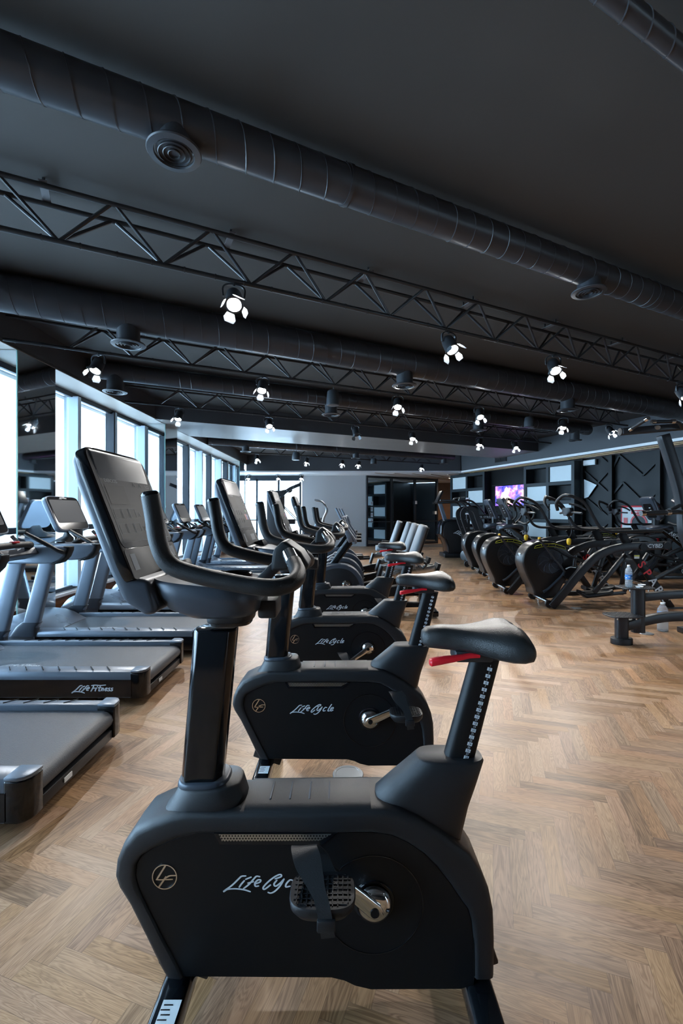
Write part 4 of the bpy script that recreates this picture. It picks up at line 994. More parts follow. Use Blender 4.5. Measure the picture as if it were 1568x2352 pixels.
    # lettering on the near skirt
    mb = MB(); mb.strokes(LIFEFITNESS, 22, lambda x, y: Vector((-.50+x*.000385, -W2-.0038, .118-y*.000385))); mb.build('brand_lettering', DECALW, t, smooth=0)
    mb = MB(); mb.text('FlexDeck  Shock Absorption System', .030, YZ(-1.30, -W2-.0038, .135), bold=.004); mb.build('deck_lettering', DECALW, t, smooth=0)
    mb = MB(); mb.strokes(LIFEFITNESS, 20, lambda x, y: Vector((-1.15+x*.0004, -.20+y*-.0004, .2065))); mb.build('belt_lettering', INKG, t, smooth=0)
    for sx in (-1.9, -.35):
        for s_ in (-1, 1): MB().lathe([(.03, 0), (.03, .012), (.012, .018), (.012, .06)], (sx, s_*.33, 0), 'z', 16).build('levelling_foot', PLA, t)
    return t
TM = build_treadmill()
rows = [(-1.285, 2.27, 'nearest treadmill, only its rear deck showing at the lower left'), (-1.35, 3.53, 'second treadmill from the front, with the large white lettering on its deck'),
        (-1.28, 4.61, 'third treadmill from the front, its console framed by the window'), (-1.32, 5.78, 'fourth treadmill from the front, mostly hidden behind the nearest bike console'),
        (-1.33, 6.98, 'fifth treadmill from the front, hidden behind the nearest bike console'), (-1.35, 8.15, 'sixth treadmill from the front, seen between the nearest bike handles'),
        (-1.36, 9.35, 'seventh treadmill from the front, behind the far grip of the nearest bike'), (-1.38, 10.5, 'farthest treadmill of the row by the windows')]
for i, (x, y, lb) in enumerate(rows):
    if i == 0: TM.location = (x, y, 0); TM['label'] = lb
    else: clone(TM, (x, y, 0), lb)
# headphone cord hanging from the second treadmill
cb = thing('charging_cable', (-2.60, 3.20, .80), 'thin black cable with a small plug dangling from the second treadmill', 'cable')
MB().tube(cr([(-.12, 0, .02), (-.06, 0, -.06), (0, 0, .08), (.02, 0, .0), (.05, .0, -.07), (.03, 0, -.10), (-.02, 0, -.05), (.0, 0, -.01), (.035, 0, -.03)], 6), .0022, 6).build('cord', TRUSS, cb)
MB().box((.03, 0, -.03), (.022, .014, .035), (0, .2, 0)).build('plug', PLB, cb, bevel=.003)
# ================================================================ RECUMBENT BIKES (local: crank at x = 0, rider side +x, near flank y = -.16)
def build_recumbent():
    t = thing('recumbent_bike', (0, 0, 0), 'x', 'recumbent bike', 'row of recumbent exercise bikes')
    hull = [(-.50, .20), (-.52, .33), (-.47, .47), (-.36, .58), (-.20, .645), (-.02, .65), (.10, .60), (.19, .50), (.235, .38), (.24, .24), (.22, .14), (-.42, .14)]
    hp = [(p.x, p.z) for p in cr([(a, 0, b) for a, b in hull[:10]], 3)]+[(.22, .13), (-.46, .13)]
    MB().prism(hp, -.105, .105).build('body_shell', SHELL, t, bevel=.02, seg=3)
    c = (-.13, .36); hp2 = [(c[0]+(x-c[0])*.83, c[1]+(z-c[1])*.83) for x, z in hp]
    MB().prism(hp2, -.110, .110).build('side_panel', PLA, t, bevel=.004)
    MB().lathe([(.05, 0), (.05, -.012), (.03, -.03), (0, -.03)], (0, -.11, .40), 'y', 28).build('crank_hub', CHROME, t)
    for s_, a in ((-1, -20), (1, 160)):
        e = (math.cos(R(a))*.17, s_*.15, .40+math.sin(R(a))*.17)
        MB().bar((0, s_*.135, .40), e, .014, .03, up=(0, 1, 0)).build('crank_arm', CHROME, t, bevel=.004)
        MB().box((e[0], s_*.205, e[2]), (.05, .10, .12)).build('pedal', PLA, t, bevel=.012)
        MB().tube(cr([(e[0]+.03, s_*.205-.045, e[2]), (e[0]+.08, s_*.205, e[2]+.04), (e[0]+.03, s_*.205+.045, e[2])], 4), .01, 8, prof=[(-1, -.2), (1, -.2), (1, .2), (-1, .2)]).build('toe_strap', RUB, t)
    MB().loops([[Vector(cc)+Vector((a, b, 0)) for a, b in se(20, .055, .03, 4)] for cc in ((-.20, 0, .60), (.085, 0, .98))]).build('console_mast', GLOSS, t, smooth=50)
    MB().loops([[Vector(cc)+Vector((a*k, b*k, 0)) for a, b in se(20, .11, .07, 3)] for cc, k in (((-.18, 0, .62), 1.), ((-.16, 0, .66), .8))]).build('mast_collar', SHELL, t)
    top, bot = Vector((-.03, 0, 1.28)), Vector((.09, 0, .95)); up_ = (top-bot).normalized(); nrm = Vector((up_.z, 0, -up_.x)); D = lambda a, b, n: bot+Vector((0, a, 0))+up_*b+nrm*n
    MB().loops([[D(a, .175+b, nn) for a, b in se(28, .20, .175, 7)] for nn in (-.06, 0.)]).build('console_case', SILV, t, bevel=.012)
    MB().loops([[D(a, .175+b, nn) for a, b in se(28, .18, .15, 12)] for nn in (0., .003)]).build('console_screen', SCREEN, t)
    for s_ in (-1, 1):
        MB().tube(cr([(.09, s_*.05, .93), (.12, s_*.14, .95), (.02, s_*.19, 1.10), (-.06, s_*.19, 1.24), (-.13, s_*.18, 1.38)], 5), .018, 12).build('front_handle', SILV, t)
        MB().tube([(.11, s_*.08, .96), (.20, s_*.08, .96)], .02, 12).build('grip', RUB, t)
    # seat track and seat
    MB().bar((.15, 0, .20), (1.18, 0, .42), .14, .12).build('frame_beam', PLB, t, bevel=.015)
    MB().bar((.50, -.075, .49), (1.16, -.075, .60), .02, .09).build('seat_rail', ALU, t, bevel=.003)['label'] = 'bright aluminium seat rail'
    MB().bar((.50, .075, .49), (1.16, .075, .60), .02, .09).build('seat_rail', ALU, t, bevel=.003)['label'] = 'bright aluminium seat rail'
    for x, z in ((.48, .47), (1.18, .59)): MB().bar((x-.03, 0, z-.12), (x+.03, 0, z+.07), .22, .04).build('rail_end', PLA, t, bevel=.005)
    MB().loops([[Vector((x, b, .64+.05*u+.02*(x-.5))) for u, b in [(v, w_) for v, w_ in se(24, 1, hw, 4)]] for x, hw in ((.56, .14), (.60, .19), (.80, .21), (.88, .19))]).build('seat_cushion', GREYV, t, bevel=.0, smooth=60)
    b0, b1 = Vector((.86, 0, .70)), Vector((1.02, 0, 1.16)); L = []
    for f, hw in ((0, .12), (.04, .165), (.15, .19), (.6, .19), (.92, .17), (.985, .14), (1., .10)):
        c = b0+(b1-b0)*f; L.append([c+Vector((a, b, -a*.3)) for a, b in se(24, .045 if 0.01 < f < .99 else .03, hw, 3.5)])
    MB().loops(L).build('backrest', GREYV, t, smooth=60)
    MB().loops([[p+Vector((.042, 0, -.012)) for p in l] for l in [[Vector(((b0+(b1-b0)*f).x+a, b, (b0+(b1-b0)*f).z)) for a, b in se(20, .02, .16, 5)] for f in (.04, .95)]]).build('backrest_shell', PLA, t)
    MB().tube(cr([(.97, -.24, .62), (1.0, -.26, .68), (.86, -.27, .74), (.70, -.27, .76)], 5), .016, 12).build('side_handle', RUB, t)
    MB().tube(cr([(.97, .24, .62), (1.0, .26, .68), (.86, .27, .74), (.70, .27, .76)], 5), .016, 12).build('side_handle', RUB, t)
    MB().tube([(.97, -.24, .62), (.97, .24, .62)], .016, 10).build('handle_crossbar', TRUSS, t)
    MB().bar((1.0, 0, .1), (.98, 0, .62), .07, .07, up=(1, 0, 0)).build('seat_upright', PLB, t, bevel=.01)
    for x in (-.38, 1.12): MB().bar((x, -.28, .05), (x, .28, .05), .08, .07).build('floor_bar', GLOSS, t, bevel=.012)
    MB().bar((-.30, 0, .08), (1.1, 0, .12), .08, .06).build('lower_beam', PLB, t, bevel=.008)
    return t
RC = build_recumbent()
for i, (x, y, lb) in enumerate([(.06, 5.98, 'nearest recumbent bike with a tall grey backrest'), (.09, 6.78, 'second recumbent bike, its grey backrest just left of the nearest one'), (.13, 7.62, 'third recumbent bike, its grey backrest third from the right'), (.10, 8.72, 'farthest recumbent bike, its grey backrest leftmost of the four')]):
    if i == 0: RC.location = (x, y, 0); RC['label'] = lb
    else: clone(RC, (x, y, 0), lb)

# ================================================================ HOUSINGS SHARED BY THE RIGHT HAND ROW
def zf(x, y, Y): px, py = 1180+x/4.0412, 1080+y/4.0412; return ((px-784)*Y/FPX, CH-(py-1176)*Y/FPX)
SX, SY = 3.30, 6.62                           # origin of the nearest machine
def housing(t, fan=True, dx=0.):
    Yh = 6.47
    H = [(190, 1165), (182, 1110), (150, 1040), (112, 960), (86, 880), (84, 830), (100, 770), (150, 700), (230, 664), (330, 656), (430, 682), (505, 740), (545, 820), (552, 880), (540, 940), (505, 1000), (460, 1060), (430, 1120), (400, 1180), (300, 1195)]
    hp = [(zf(x, y, Yh)[0]-SX+dx, zf(x, y, Yh)[1]) for x, y in H]; q_ = cr([(a, 0, b) for a, b in hp], 3); hp = [(p.x, p.z) for p in q_]
    MB().prism(hp, -.15, .17).build('fan_housing', HOUS, t, bevel=.035, seg=4, smooth=50)
    c = zf(338, 845, Yh); cx, cz = c[0]-SX+dx, c[1]
    if fan:
        MB().lathe([(.190, 0), (.190, -.018), (.176, -.022), (.172, -.010), (.0, -.010)], (cx, -.148, cz), 'y', 48).build('fan_ring', PLA, t)
        mb = MB()
        for k in range(9):
            a0 = R(40*k); P = [(cx+math.cos(a0+f*.55)*r, -.164, cz+math.sin(a0+f*.55)*r) for f, r in ((0, .03), (.4, .08), (.8, .13), (1.2, .172))]; mb.tube(cr(P, 3), .006, 6)
        mb.build('fan_guard', SHELL, t)
        mb = MB()
        for k in range(9): r = .05+.0145*k; mb.lathe([(r, 0), (r, -.004), (r-.006, -.004), (r-.006, 0)], (cx, -.158, cz), 'y', 32, ring=True)
        mb.build('fan_grille', SHELL, t)
        mb = MB(); P = [(cx-.23, cz+.185), (cx-.215, cz+.215), (cx-.10, cz+.248), (cx+.06, cz+.248), (cx+.20, cz+.205), (cx+.22, cz+.17), (cx+.05, cz+.21), (cx-.10, cz+.208)]
        mb.prism(P, -.1525, -.150); mb.build('instruction_decal', PLB, t); mb = MB()
        mb.tube([(x, -.1535, z) for x, z in P], .0032, 5, closed=True)
        for k in range(3): mb.bar((cx-.13+.10*k, -.1535, cz+.216), (cx-.125+.10*k, -.1535, cz+.242), .008, .003)
        mb.build('decal_outline', YELD, t, smooth=0)
    else:
        MB().lathe([(.185, 0), (.185, -.008), (.178, -.012), (.0, -.012)], (cx, -.148, cz), 'y', 48).build('disc_cover', PLB, t)
        MB().lathe([(.03, 0), (.03, -.03), (0, -.03)], (cx+.10, -.158, cz-.06), 'y', 20).build('crank_pin', TRUSS, t)
    e = (zf(86, 840, Yh)[0]-SX+dx, zf(86, 800, Yh)[1]); m = MB(); m.box((e[0]+.012, .01, e[1]), (.02, .10, .07)); m.build('round_badge', ALU, t, bevel=.008)
    # lower stem edge strip
    lo = zf(310, 1110, Yh); hi = zf(460, 950, Yh)
    MB().tube(cr([(lo[0]-SX+dx-.06, -.152, lo[1]-.03), (lo[0]-SX+dx+.02, -.152, lo[1]+.02), (hi[0]-SX+dx-.03, -.152, hi[1]-.05), (hi[0]-SX+dx+.03, -.152, hi[1]+.05)], 4), .02, 8).build('stem_rib', SHELL, t)
    # base tube with rollers
    bx = 2.905-SX+dx
    MB().cyl((bx+.0, -.30, .065), (bx+.03, .34, .065), .026).build('base_tube', ALU, t)
    for s_ in (-1, 1): MB().lathe([(.05, -.02), (.055, 0), (.05, .02)], (bx-.02+.02*s_, s_*.33, .06), 'y', 20).build('roller', RUB, t)
    MB().cyl((bx+.06, .24, 0), (bx+.06, .24, .07), .012).build('levelling_foot', CHROME, t)
    return cx, cz
def frame_poly(t, P, y, hh, ww, name, m): # swept rectangular tube in the x-z plane
    MB().tube([(x, y, z) for x, z in P], 1, 4, prof=[(-ww, -hh), (ww, -hh), (ww, hh), (-ww, hh)], up=(0, 0, 1)).build(name, m, t, bevel=.008, seg=2, smooth=50)
def build_spar():
    t = thing('fan_elliptical_trainer', (SX, SY, 0), 'x', 'fan elliptical trainer', 'fan elliptical trainers'); yn, yf = -.34, .34
    cx, cz = housing(t, True)
    Yn = SY+yn
    def Q(x, y, Y=Yn): a = zf(x, y, Y); return (a[0]-SX, a[1])
    arch = [(345, 1268), (450, 1150), (560, 1012), (660, 900), (760, 805), (860, 752), (980, 718), (1120, 706), (1260, 703), (1452, 694)]
    P = [Q(*p) for p in arch]; P = [(p.x, p.z) for p in cr([(a, 0, b) for a, b in P], 4)]
    for y in (yn, yf):
        frame_poly(t, P, y, .052, .032, 'arch_frame', TRUSS)
        lt, lb_ = Q(1095, 755), Q(1455, 1280)
        MB().bar((lt[0], y, lt[1]), (lb_[0], y, lb_[1]), .05, .10, up=(1, 0, .3)).build('rear_leg', PLB, t, bevel=.008)
        MB().box((lb_[0]+.03, y, .008), (.30, .07, .016)).build('foot_plate', TRUSS, t, bevel=.003)
        for (a, b) in ((1185, 713), (1398, 700)):
            c = Q(a, b); MB().lathe([(.05, -.05), (.05, .0), (.035, .012), (.0, .012)], (c[0], y+(.0 if y > 0 else 0), c[1]), 'y', 24).build('pivot_cap', PLB, t)
            MB().lathe([(.046, 0), (.046, -.012), (.012, -.014), (0, -.014)], (c[0], y-.034, c[1]), 'y', 24).build('pivot_disc', GLOSS, t)
        # plate to the handrail
        a, b = Q(995, 575), Q(1060, 690); MB().bar((a[0], y*.96, a[1]), (b[0], y*.96, b[1]), .03, .11, up=(1, 0, .2)).build('rail_plate', PLB, t, bevel=.01)
        # handrail : near one measured, far one mirrored
        hr = [Q(1375, 562), Q(1150, 566), Q(950, 570), Q(860, 562), Q(795, 525), Q(735, 430), Q(690, 350), Q(635, 290), Q(560, 250), Q(510, 236)]
        pts = [(x, y, z) for x, z in hr]+[(hr[-1][0]-.05, y*.80, hr[-1][1]-.0), (hr[-1][0]-.10, y*.55, hr[-1][1]-.09), (hr[-1][0]-.06, y*.40, hr[-1][1]-.20)]
        MB().tube(cr(pts, 5), .022, 14).build('handrail', RUB, t)
        MB().tube(cr([(hr[6][0]-.02, y*.95, hr[6][1]-.03), (hr[6][0]-.10, y*.8, hr[6][1]+.03), (hr[6][0]-.20, y*.6, hr[6][1]+.06)], 4), .016, 10).build('inner_grip', RUB, t)
        # hanging link arms and foot pad
        a1, a2 = Q(1185, 750), Q(1010, 1150) if y < 0 else Q(1090, 1150)
        dxp = -.10 if y < 0 else .12; c1 = Q(1060, 790)
        fp = (c1[0]-.18+dxp, y*.62); fx = c1[0]-.30+dxp*1.2
        MB().bar((c1[0]+.02, y*.72, c1[1]), (fx, y*.72, .20), .04, .06, up=(1, 0, .2)).build('link_arm', TRUSS, t, bevel=.006)
        MB().bar((c1[0]+.34, y*.72, c1[1]+.02), (fx+.42, y*.72, .22), .035, .05, up=(1, 0, .2)).build('link_arm', TRUSS, t, bevel=.006)
        MB().loops([[Vector((x, y*.55+b, z+.03*u)) for u, b in se(20, 1, .075, 4)] for x, z in ((fx-.18, .20), (fx-.10, .15), (fx+.05, .165), (fx+.22, .19), (fx+.26, .215))]).build('foot_pad', PLA, t, smooth=60)
        MB().bar((fx-.10, y*.66, .14), (fx+.46, y*.66, .20), .03, .045).build('pedal_arm', TRUSS, t, bevel=.006)
        MB().cyl((cx+.04, y*.60, cz+.20), (fx+.10, y*.60, .50), .012).build('push_rod', TRUSS, t)
    rung = Q(640, 400); x_, z_ = rung[0], rung[1]
    MB().tube([(x_, -.31, z_), (x_-.06, 0, z_+.02), (x_, .31, z_)], .016, 10).build('cross_rail', TRUSS, t)
    e = Q(500, 380, SY); MB().loops([[Vector((e[0]+a, b, e[1]+.05*k)) for a, b in se(18, .05, w_, 3)] for k, w_ in ((-1.4, .05), (-.2, .13), (1.0, .10))]).build('console_bracket', PLA, t, smooth=60)
    mb = MB(); a = Q(235, 640, SY-.2); b = Q(475, 945, SY-.2); mb.cyl((a[0], -.20, a[1]), (b[0], -.20, b[1]), .016); mb.build('resistance_lever', TRUSS, t)
    MB().lathe([(.02, 0), (.02, .025), (0, .03)], (a[0], -.20, a[1]), 'z', 16).build('lever_cap', YEL, t)['label'] = 'yellow lever cap'
    mb = MB(); mb.prism([(b[0]-.02, b[1]-.05), (b[0]+.0, b[1]+.05), (b[0]+.10, b[1]+.09), (b[0]+.16, b[1]+.08), (b[0]+.14, b[1]-.06), (b[0]+.05, b[1]-.12)], -.215, -.175); mb.build('quadrant_plate', PLB, t, bevel=.004)
    MB().tube(cr([(b[0]+.0, -.218, b[1]+.045), (b[0]+.06, -.218, b[1]+.07), (b[0]+.14, -.218, b[1]+.065)], 4), .008, 6).build('quadrant_scale', PAPER, t)
    g = Q(510, 665, SY); MB().loops([[Vector((g[0]+a_, .0+b_, g[1]+z)) for a_, b_ in se(16, w_, w_, 2)] for z, w_ in ((-.045, .016), (-.02, .03), (.03, .032), (.05, .018))]).build('cable_grip', YEL, t)['label'] = 'yellow cable grip'
    MB().tube(cr([(g[0], 0, g[1]+.05), (g[0]+.04, 0, g[1]+.16), (g[0]-.01, 0, g[1]+.32), (e[0]+.02, 0, e[1]-.05)], 5), .006, 8).build('cable', TRUSS, t)
    MB().bar((-.35, 0, .14), (.55, 0, .16), .08, .06).build('base_beam', TRUSS, t, bevel=.006)
    MB().bar((.9, yn, .62), (.9, yf, .62), .05, .05).build('rear_crossbar', TRUSS, t, bevel=.005)
    # letters down the near leg
    lt, lb_ = Vector((*Q(1095, 755),)), Vector((*Q(1455, 1280),)); dv = (lb_-lt); n_ = dv.length; du = dv.normalized(); ang = math.atan2(du.y, du.x)
    for k, ch in enumerate('SPARC'):
        c = lt+dv*(.23+.150*k); mb = MB(); m = Matrix.Translation((c.x-.01, yn-.0265, c.y)) @ Matrix.Rotation(-ang, 4, 'Y') @ Matrix.Rotation(R(90), 4, 'X')
        mb.text(ch, .155, m, bold=.02); mb.build('leg_lettering', REDD if k < 2 else DECALW, t, smooth=0)
    c = lt+dv*.09; MB().box((c.x, yn-.027, c.y), (.07, .003, .05)).build('caution_label', PAPER, t); MB().box((c.x, yn-.0285, c.y+.014), (.07, .003, .015)).build('caution_stripe', YELD, t)
    c = Q(1290, 703); mb = MB(); mb.text('CYBEX', .075, YZ(c[0]+.02, yn-.034, c[1], '-y', R(1)), shear=.1, bold=.01); mb.lathe([(.024, 0), (.024, -.001), (.014, -.001), (.014, 0)], (c[0]-.125, yn-.033, c[1]), 'y', 20, sx=1.4, sy=.7, ring=True); mb.build('frame_lettering', DECALW, t, smooth=0)
    return t
SPR = build_spar()
SPR['label'] = 'nearest fan elliptical trainer with a fan housing, right of centre'
SPR['group'] = 'fan elliptical trainers'
clone(SPR, (SX-.20, SY+1.05, 0), 'second fan elliptical trainer, directly behind the nearest one')
clone(SPR, (5.80, 9.6, 0), 'third fan elliptical trainer, in the row beside the fire hose cabinet')
def build_arc():
    t = thing('arc_trainer', (0, 0, 0), 'x', 'arc trainer', 'arc trainers with upright consoles')
    cx, cz = housing(t, False)
    yn = -.32
    # rail arcs
    P = [(-.42, .07), (-.10, .24), (.25, .42), (.60, .60), (.95, .68), (1.25, .66)]
    P = [(p.x, p.z) for p in cr([(a, 0, b) for a, b in P], 4)]
    for s_ in (-1, 1):
        y = s_*.32
        frame_poly(t, P, y, .035, .028, 'side_frame', TRUSS)
        MB().bar((.95, y, .66), (1.25, y, .02), .05, .08, up=(1, 0, .3)).build('rear_leg', PLB, t, bevel=.008)
        MB().tube(cr([(.12, s_*.12, 1.14), (.20, s_*.26, 1.10), (.34, s_*.30, 1.24), (.30, s_*.30, 1.42), (.10, s_*.26, 1.55)], 5), .020, 12).build('handle', RUB, t)
        MB().bar((.10, s_*.20, .35), (.95, s_*.20, .30), .10, .04).build('foot_rail', TRUSS, t, bevel=.008)
        MB().box((.55, s_*.20, .36), (.36, .15, .05)).build('foot_pad', PLA, t, bevel=.015)
        MB().cyl((cx+.1, s_*.20, cz-.05), (.9, s_*.20, .34), .013).build('push_rod', TRUSS, t)
    mb = MB(); mb.loops([[Vector(c)+Vector((a, b, 0)) for a, b in se(20, w_, d_, 4)] for c, w_, d_ in (((.62, 0, .62), .07, .05), ((.30, 0, .86), .07, .05), ((-.02, 0, 1.08), .06, .05))]); mb.build('console_strut', GLOSS, t, smooth=50)
    mb = MB(); mb.text('ARC', .10, YZ(.27, -.056, .90, '-y', R(-38)), bold=.01); mb.text('TRAINER', .05, YZ(.42, -.056, .79, '-y', R(-38))); mb.build('strut_lettering', DECALW, t, smooth=0)
    mb = MB(); mb.loops([[Vector((x, b, z+.045*u)) for u, b in se(24, 1, w_, 3.5)] for x, w_, z in ((-.24, .10, 1.02), (-.19, .18, 1.03), (.05, .20, 1.06), (.18, .17, 1.04), (.24, .10, 1.02))]); mb.build('accessory_tray', SHELL, t, smooth=60)
    MB().loops([[Vector((x+a, b, z)) for a, b in se(18, .055, .05, 4)] for x, z in ((-.02, 1.06), (-.02, 1.34))]).build('mast', PLA, t, smooth=50)
    top, bot = Vector((-.17, 0, 1.62)), Vector((.02, 0, 1.20)); up_ = (top-bot).normalized(); nrm = Vector((up_.z, 0, -up_.x)); D = lambda a, b, n: bot+Vector((0, a, 0))+up_*b+nrm*n
    MB().loops([[D(a, .23+b, nn) for a, b in se(28, .18, .23, 7)] for nn in (-.07, 0.)]).build('console_case', SHELL, t, bevel=.014)
    MB().loops([[D(a, .25+b, nn) for a, b in se(28, .155, .19, 12)] for nn in (0., .003)]).build('console_screen', SCREEN, t)
    MB().loops([[D(a, .2+b, nn) for a, b in se(24, .11, .14, 8)] for nn in (-.078, -.07)]).build('console_rear_cover', PLB, t)
    for k in range(3): MB().loops([[D(-.04+a, .16+.05*k+b, nn) for a, b in se(12, .022, .006, 4)] for nn in (-.082, -.078)]).build('rear_port', PAPER, t)
    MB().bar((-.35, 0, .14), (1.1, 0, .14), .08, .06).build('base_beam', TRUSS, t, bevel=.006)
    MB().bar((1.22, -.36, .03), (1.22, .36, .03), .07, .05).build('rear_floor_bar', TRUSS, t, bevel=.006)
    return t
ARC = build_arc(); ARC.location = (3.34, 9.02, 0); ARC['label'] = 'arc trainer behind the two fan trainers, the nearer of the pair under the television'
clone(ARC, (3.40, 10.05, 0), 'arc trainer with the farther of the two consoles left of the television')
clone(ARC, (5.75, 8.3, 0), 'arc trainer in the right row, its console in front of the fire hose cabinet')

# ---- ladder style stair machine with two tall loops and rollers
t = thing('ladder_climber', (3.35, 11.4, 0), 'ladder climbing machine with two tall looped side plates and drum rollers', 'climbing machine')
for y in (-.42, .02):
    P = cr([(-.10, y, .35), (-.28, y, .80), (-.42, y, 1.20), (-.40, y, 1.36), (-.28, y, 1.42), (-.14, y, 1.36), (-.04, y, 1.10), (.18, y, .50), (.28, y, .25)], 5)
    MB().tube(P, 1, 4, prof=[(-.055, -.03), (.055, -.03), (.055, .03), (-.055, .03)]).build('side_loop', TRUSS, t, smooth=50)
    mb = MB()
    for z in (.75, .95, 1.15): 
        for dx in (-.02, .04): mb.lathe([(.010, 0), (0, -.004)], (-.36+dx+(1.15-z)*.2, y-.058, z), 'y', 10)
    mb.build('bolt', ALU, t)
    MB().cyl((-.30, y-.03, .24), (-.02, y+.10, .22), .12, seg=26).build('drum_roller', GLOSS, t)
for k, (x, y) in enumerate(((-.32, -.42), (-.22, -.05), (-.12, .3))): MB().lathe([(.07, -.02), (.075, 0), (.07, .02)], (x, y, .078), 'y', 22).build('caster_wheel', RUB, t); MB().bar((x, y, .08), (x+.10, y, .30), .06, .05).build('caster_arm', TRUSS, t, bevel=.006)
MB().bar((-.1, -.2, .2), (1.2, -.2, .35), .5, .06).build('belt_deck', PLA, t, bevel=.01)
MB().tube(cr([(-.3, -.45, 1.40), (-.5, -.45, 1.58), (-.9, -.3, 1.62)], 5), .02, 10).build('upper_handle', TRUSS, t); MB().tube(cr([(-.3, .05, 1.40), (-.5, .05, 1.58), (-.9, -.1, 1.62)], 5), .02, 10).build('upper_handle', TRUSS, t)
for x in (.9, 1.15): MB().box((x, -.2, .16), (.08, .4, .32)).build('rear_support', TRUSS, t, bevel=.006)
# ---- big stair climber at the back
t = thing('stair_climber', (3.45, 13.6, 0), 'large glossy stair climber at the far end of the right hand row', 'stair climber')
B = [(-.56, .93), (-.50, 1.06), (-.36, 1.12), (-.10, 1.12), (.20, 1.0), (.70, .80), (1.25, .52), (1.35, .30), (1.30, .12), (-.35, .12), (-.36, .30), (-.46, .55), (-.57, .66)]
MB().prism(B, -.36, .36).build('body_shell', GLOSS, t, bevel=.04, seg=3)
MB().prism([(x*.93+.04, z*.93+.02) for x, z in B], -.366, .366).build('side_panel', HOUS, t, bevel=.01)
MB().box((.30, 0, .06), (1.5, .76, .12)).build('base', PLA, t, bevel=.02)
mb = MB(); mb.strokes(LIFEFITNESS, 26, lambda x, y: Vector((-.20+x*.0009, -.371, .78-y*.0009-x*.0003))); mb.build('brand_lettering', DECALW, t, smooth=0)
MB().bar((-.36, -.0, 1.10), (-.52, -.0, 1.62), .14, .10, up=(1, 0, 0)).build('console_mast', SILV, t, bevel=.012)
MB().bar((-.62, 0, 1.60), (-.46, 0, 1.95), .36, .06, up=(1, 0, 0)).build('console', PLA, t, bevel=.012)
for s_ in (-1, 1):
    MB().tube(cr([(-.66, s_*.30, 1.60), (-.1, s_*.34, 1.62), (.30, s_*.36, 1.66), (.65, s_*.36, 1.35), (.95, s_*.36, .85)], 5), .028, 12).build('handrail', TRUSS, t)
    MB().tube(cr([(-.05, s_*.34, 1.62), (.0, s_*.34, 1.74), (.14, s_*.34, 1.76)], 4), .022, 10).build('front_grip', ALU, t)
for k in range(4): MB().box((.45+.22*k, 0, .95-.2*k), (.24, .5, .05)).build('step', PLA, t, bevel=.01)
for x in (-.3, .4): MB().lathe([(.05, 0), (.05, .03), (0, .03)], (x, -.3, 0), 'z', 14).build('levelling_foot', TRUSS, t)
# ---- rack with lettering between cabinets and arc trainers
t = thing('strength_bench_rack', (3.72, 12.55, 0), 'black strength rack with a white lettered top bar behind the arc trainers', 'weight rack')
for y in (-.28, .28):
    for x in (-.3, .55): MB().box((x, y, .60), (.07, .07, 1.20)).build('upright', TRUSS, t, bevel=.006)
    MB().bar((-.3, y, .06), (.8, y, .06), .07, .07).build('base_beam', TRUSS, t, bevel=.006)
    MB().bar((-.3, y, .5), (.55, y, 1.1), .05, .05).build('brace', TRUSS, t, bevel=.005)
MB().box((.12, -.28, 1.20), (.95, .08, .12)).build('top_bar', TRUSS, t, bevel=.006); MB().box((.12, .28, 1.20), (.95, .08, .12)).build('top_bar', TRUSS, t, bevel=.006)
MB().box((.12, 0, .88), (.6, .6, .06)).build('shelf', TRUSS, t, bevel=.006)
mb = MB(); mb.text('HAMMER STRENGTH', .085, YZ(.12, -.322, 1.19), bold=.015); mb.build('bar_lettering', DECALW, t, smooth=0)

# ================================================================ CABLE MACHINE BY THE FAR WINDOW
t = thing('cable_crossover_machine', (-2.0, 14.6, 0), 'black cable machine with two raised angled arms in front of the far window', 'cable machine')
MB().box((-.1, 0, 1.0), (.5, .6, 2.0)).build('weight_tower', TRUSS, t, bevel=.02)
for k, (z1, z2) in enumerate(((1.74, 2.20), (1.90, 2.08))):
    P = cr([(-.2, -.32+.3*k, 1.35), (-.12, -.32+.3*k, 1.62), (.08, -.32+.3*k, z1+.06), (.35, -.32+.3*k, z1+.2*(1-k)+.1), (.72-.35*k, -.32+.3*k, z2)], 5)
    MB().tube(P, 1, 4, prof=[(-.03, -.05), (.03, -.05), (.03, .05), (-.03, .05)], up=(0, 0, 1)).build('swing_arm', PLA, t, smooth=50)
    mb = MB()
    for f in (6, 10, 14, 17): p = P[f]; mb.lathe([(.012, 0), (0, -.004)], (p.x, p.y-.032, p.z), 'y', 8)
    mb.build('bolt', ALU, t)
MB().box((.05, 0, 1.98), (.30, .2, .07)).build('pulley_head', TRUSS, t, bevel=.01)
for s_ in (-1, 1): MB().tube([(.10, s_*.2, 1.55), (.55, s_*.3, 1.10)], .015, 8).build('guide_rod', TRUSS, t)
MB().tube([(.15, -.1, 1.85), (.15, -.1, .4)], .03, 10).build('guide_post', TRUSS, t)
MB().box((0, 0, .05), (1.2, .9, .10)).build('base', TRUSS, t, bevel=.01)
MB().box((.30, 0, 1.02), (.42, .3, .16)).build('handle_tray', TRUSS, t, bevel=.01)
t = thing('cross_trainer', (-.55, 10.3, 0), 'grey elliptical cross trainer behind the farthest recumbent bikes', 'cross trainer')
MB().prism([(-.4, .1), (-.42, .5), (-.25, .72), (.05, .7), (.3, .45), (.35, .1)], -.14, .14).build('body_shell', SHELL, t, bevel=.03, seg=3)
MB().loops([[Vector(c)+Vector((a, b, 0)) for a, b in se(16, .06, .05, 4)] for c in ((-.1, 0, .65), (.05, 0, 1.2))]).build('mast', SILV, t, smooth=50)
MB().bar((.02, 0, 1.10), (-.08, 0, 1.42), .36, .06, up=(1, 0, 0)).build('console', SILV, t, bevel=.015)
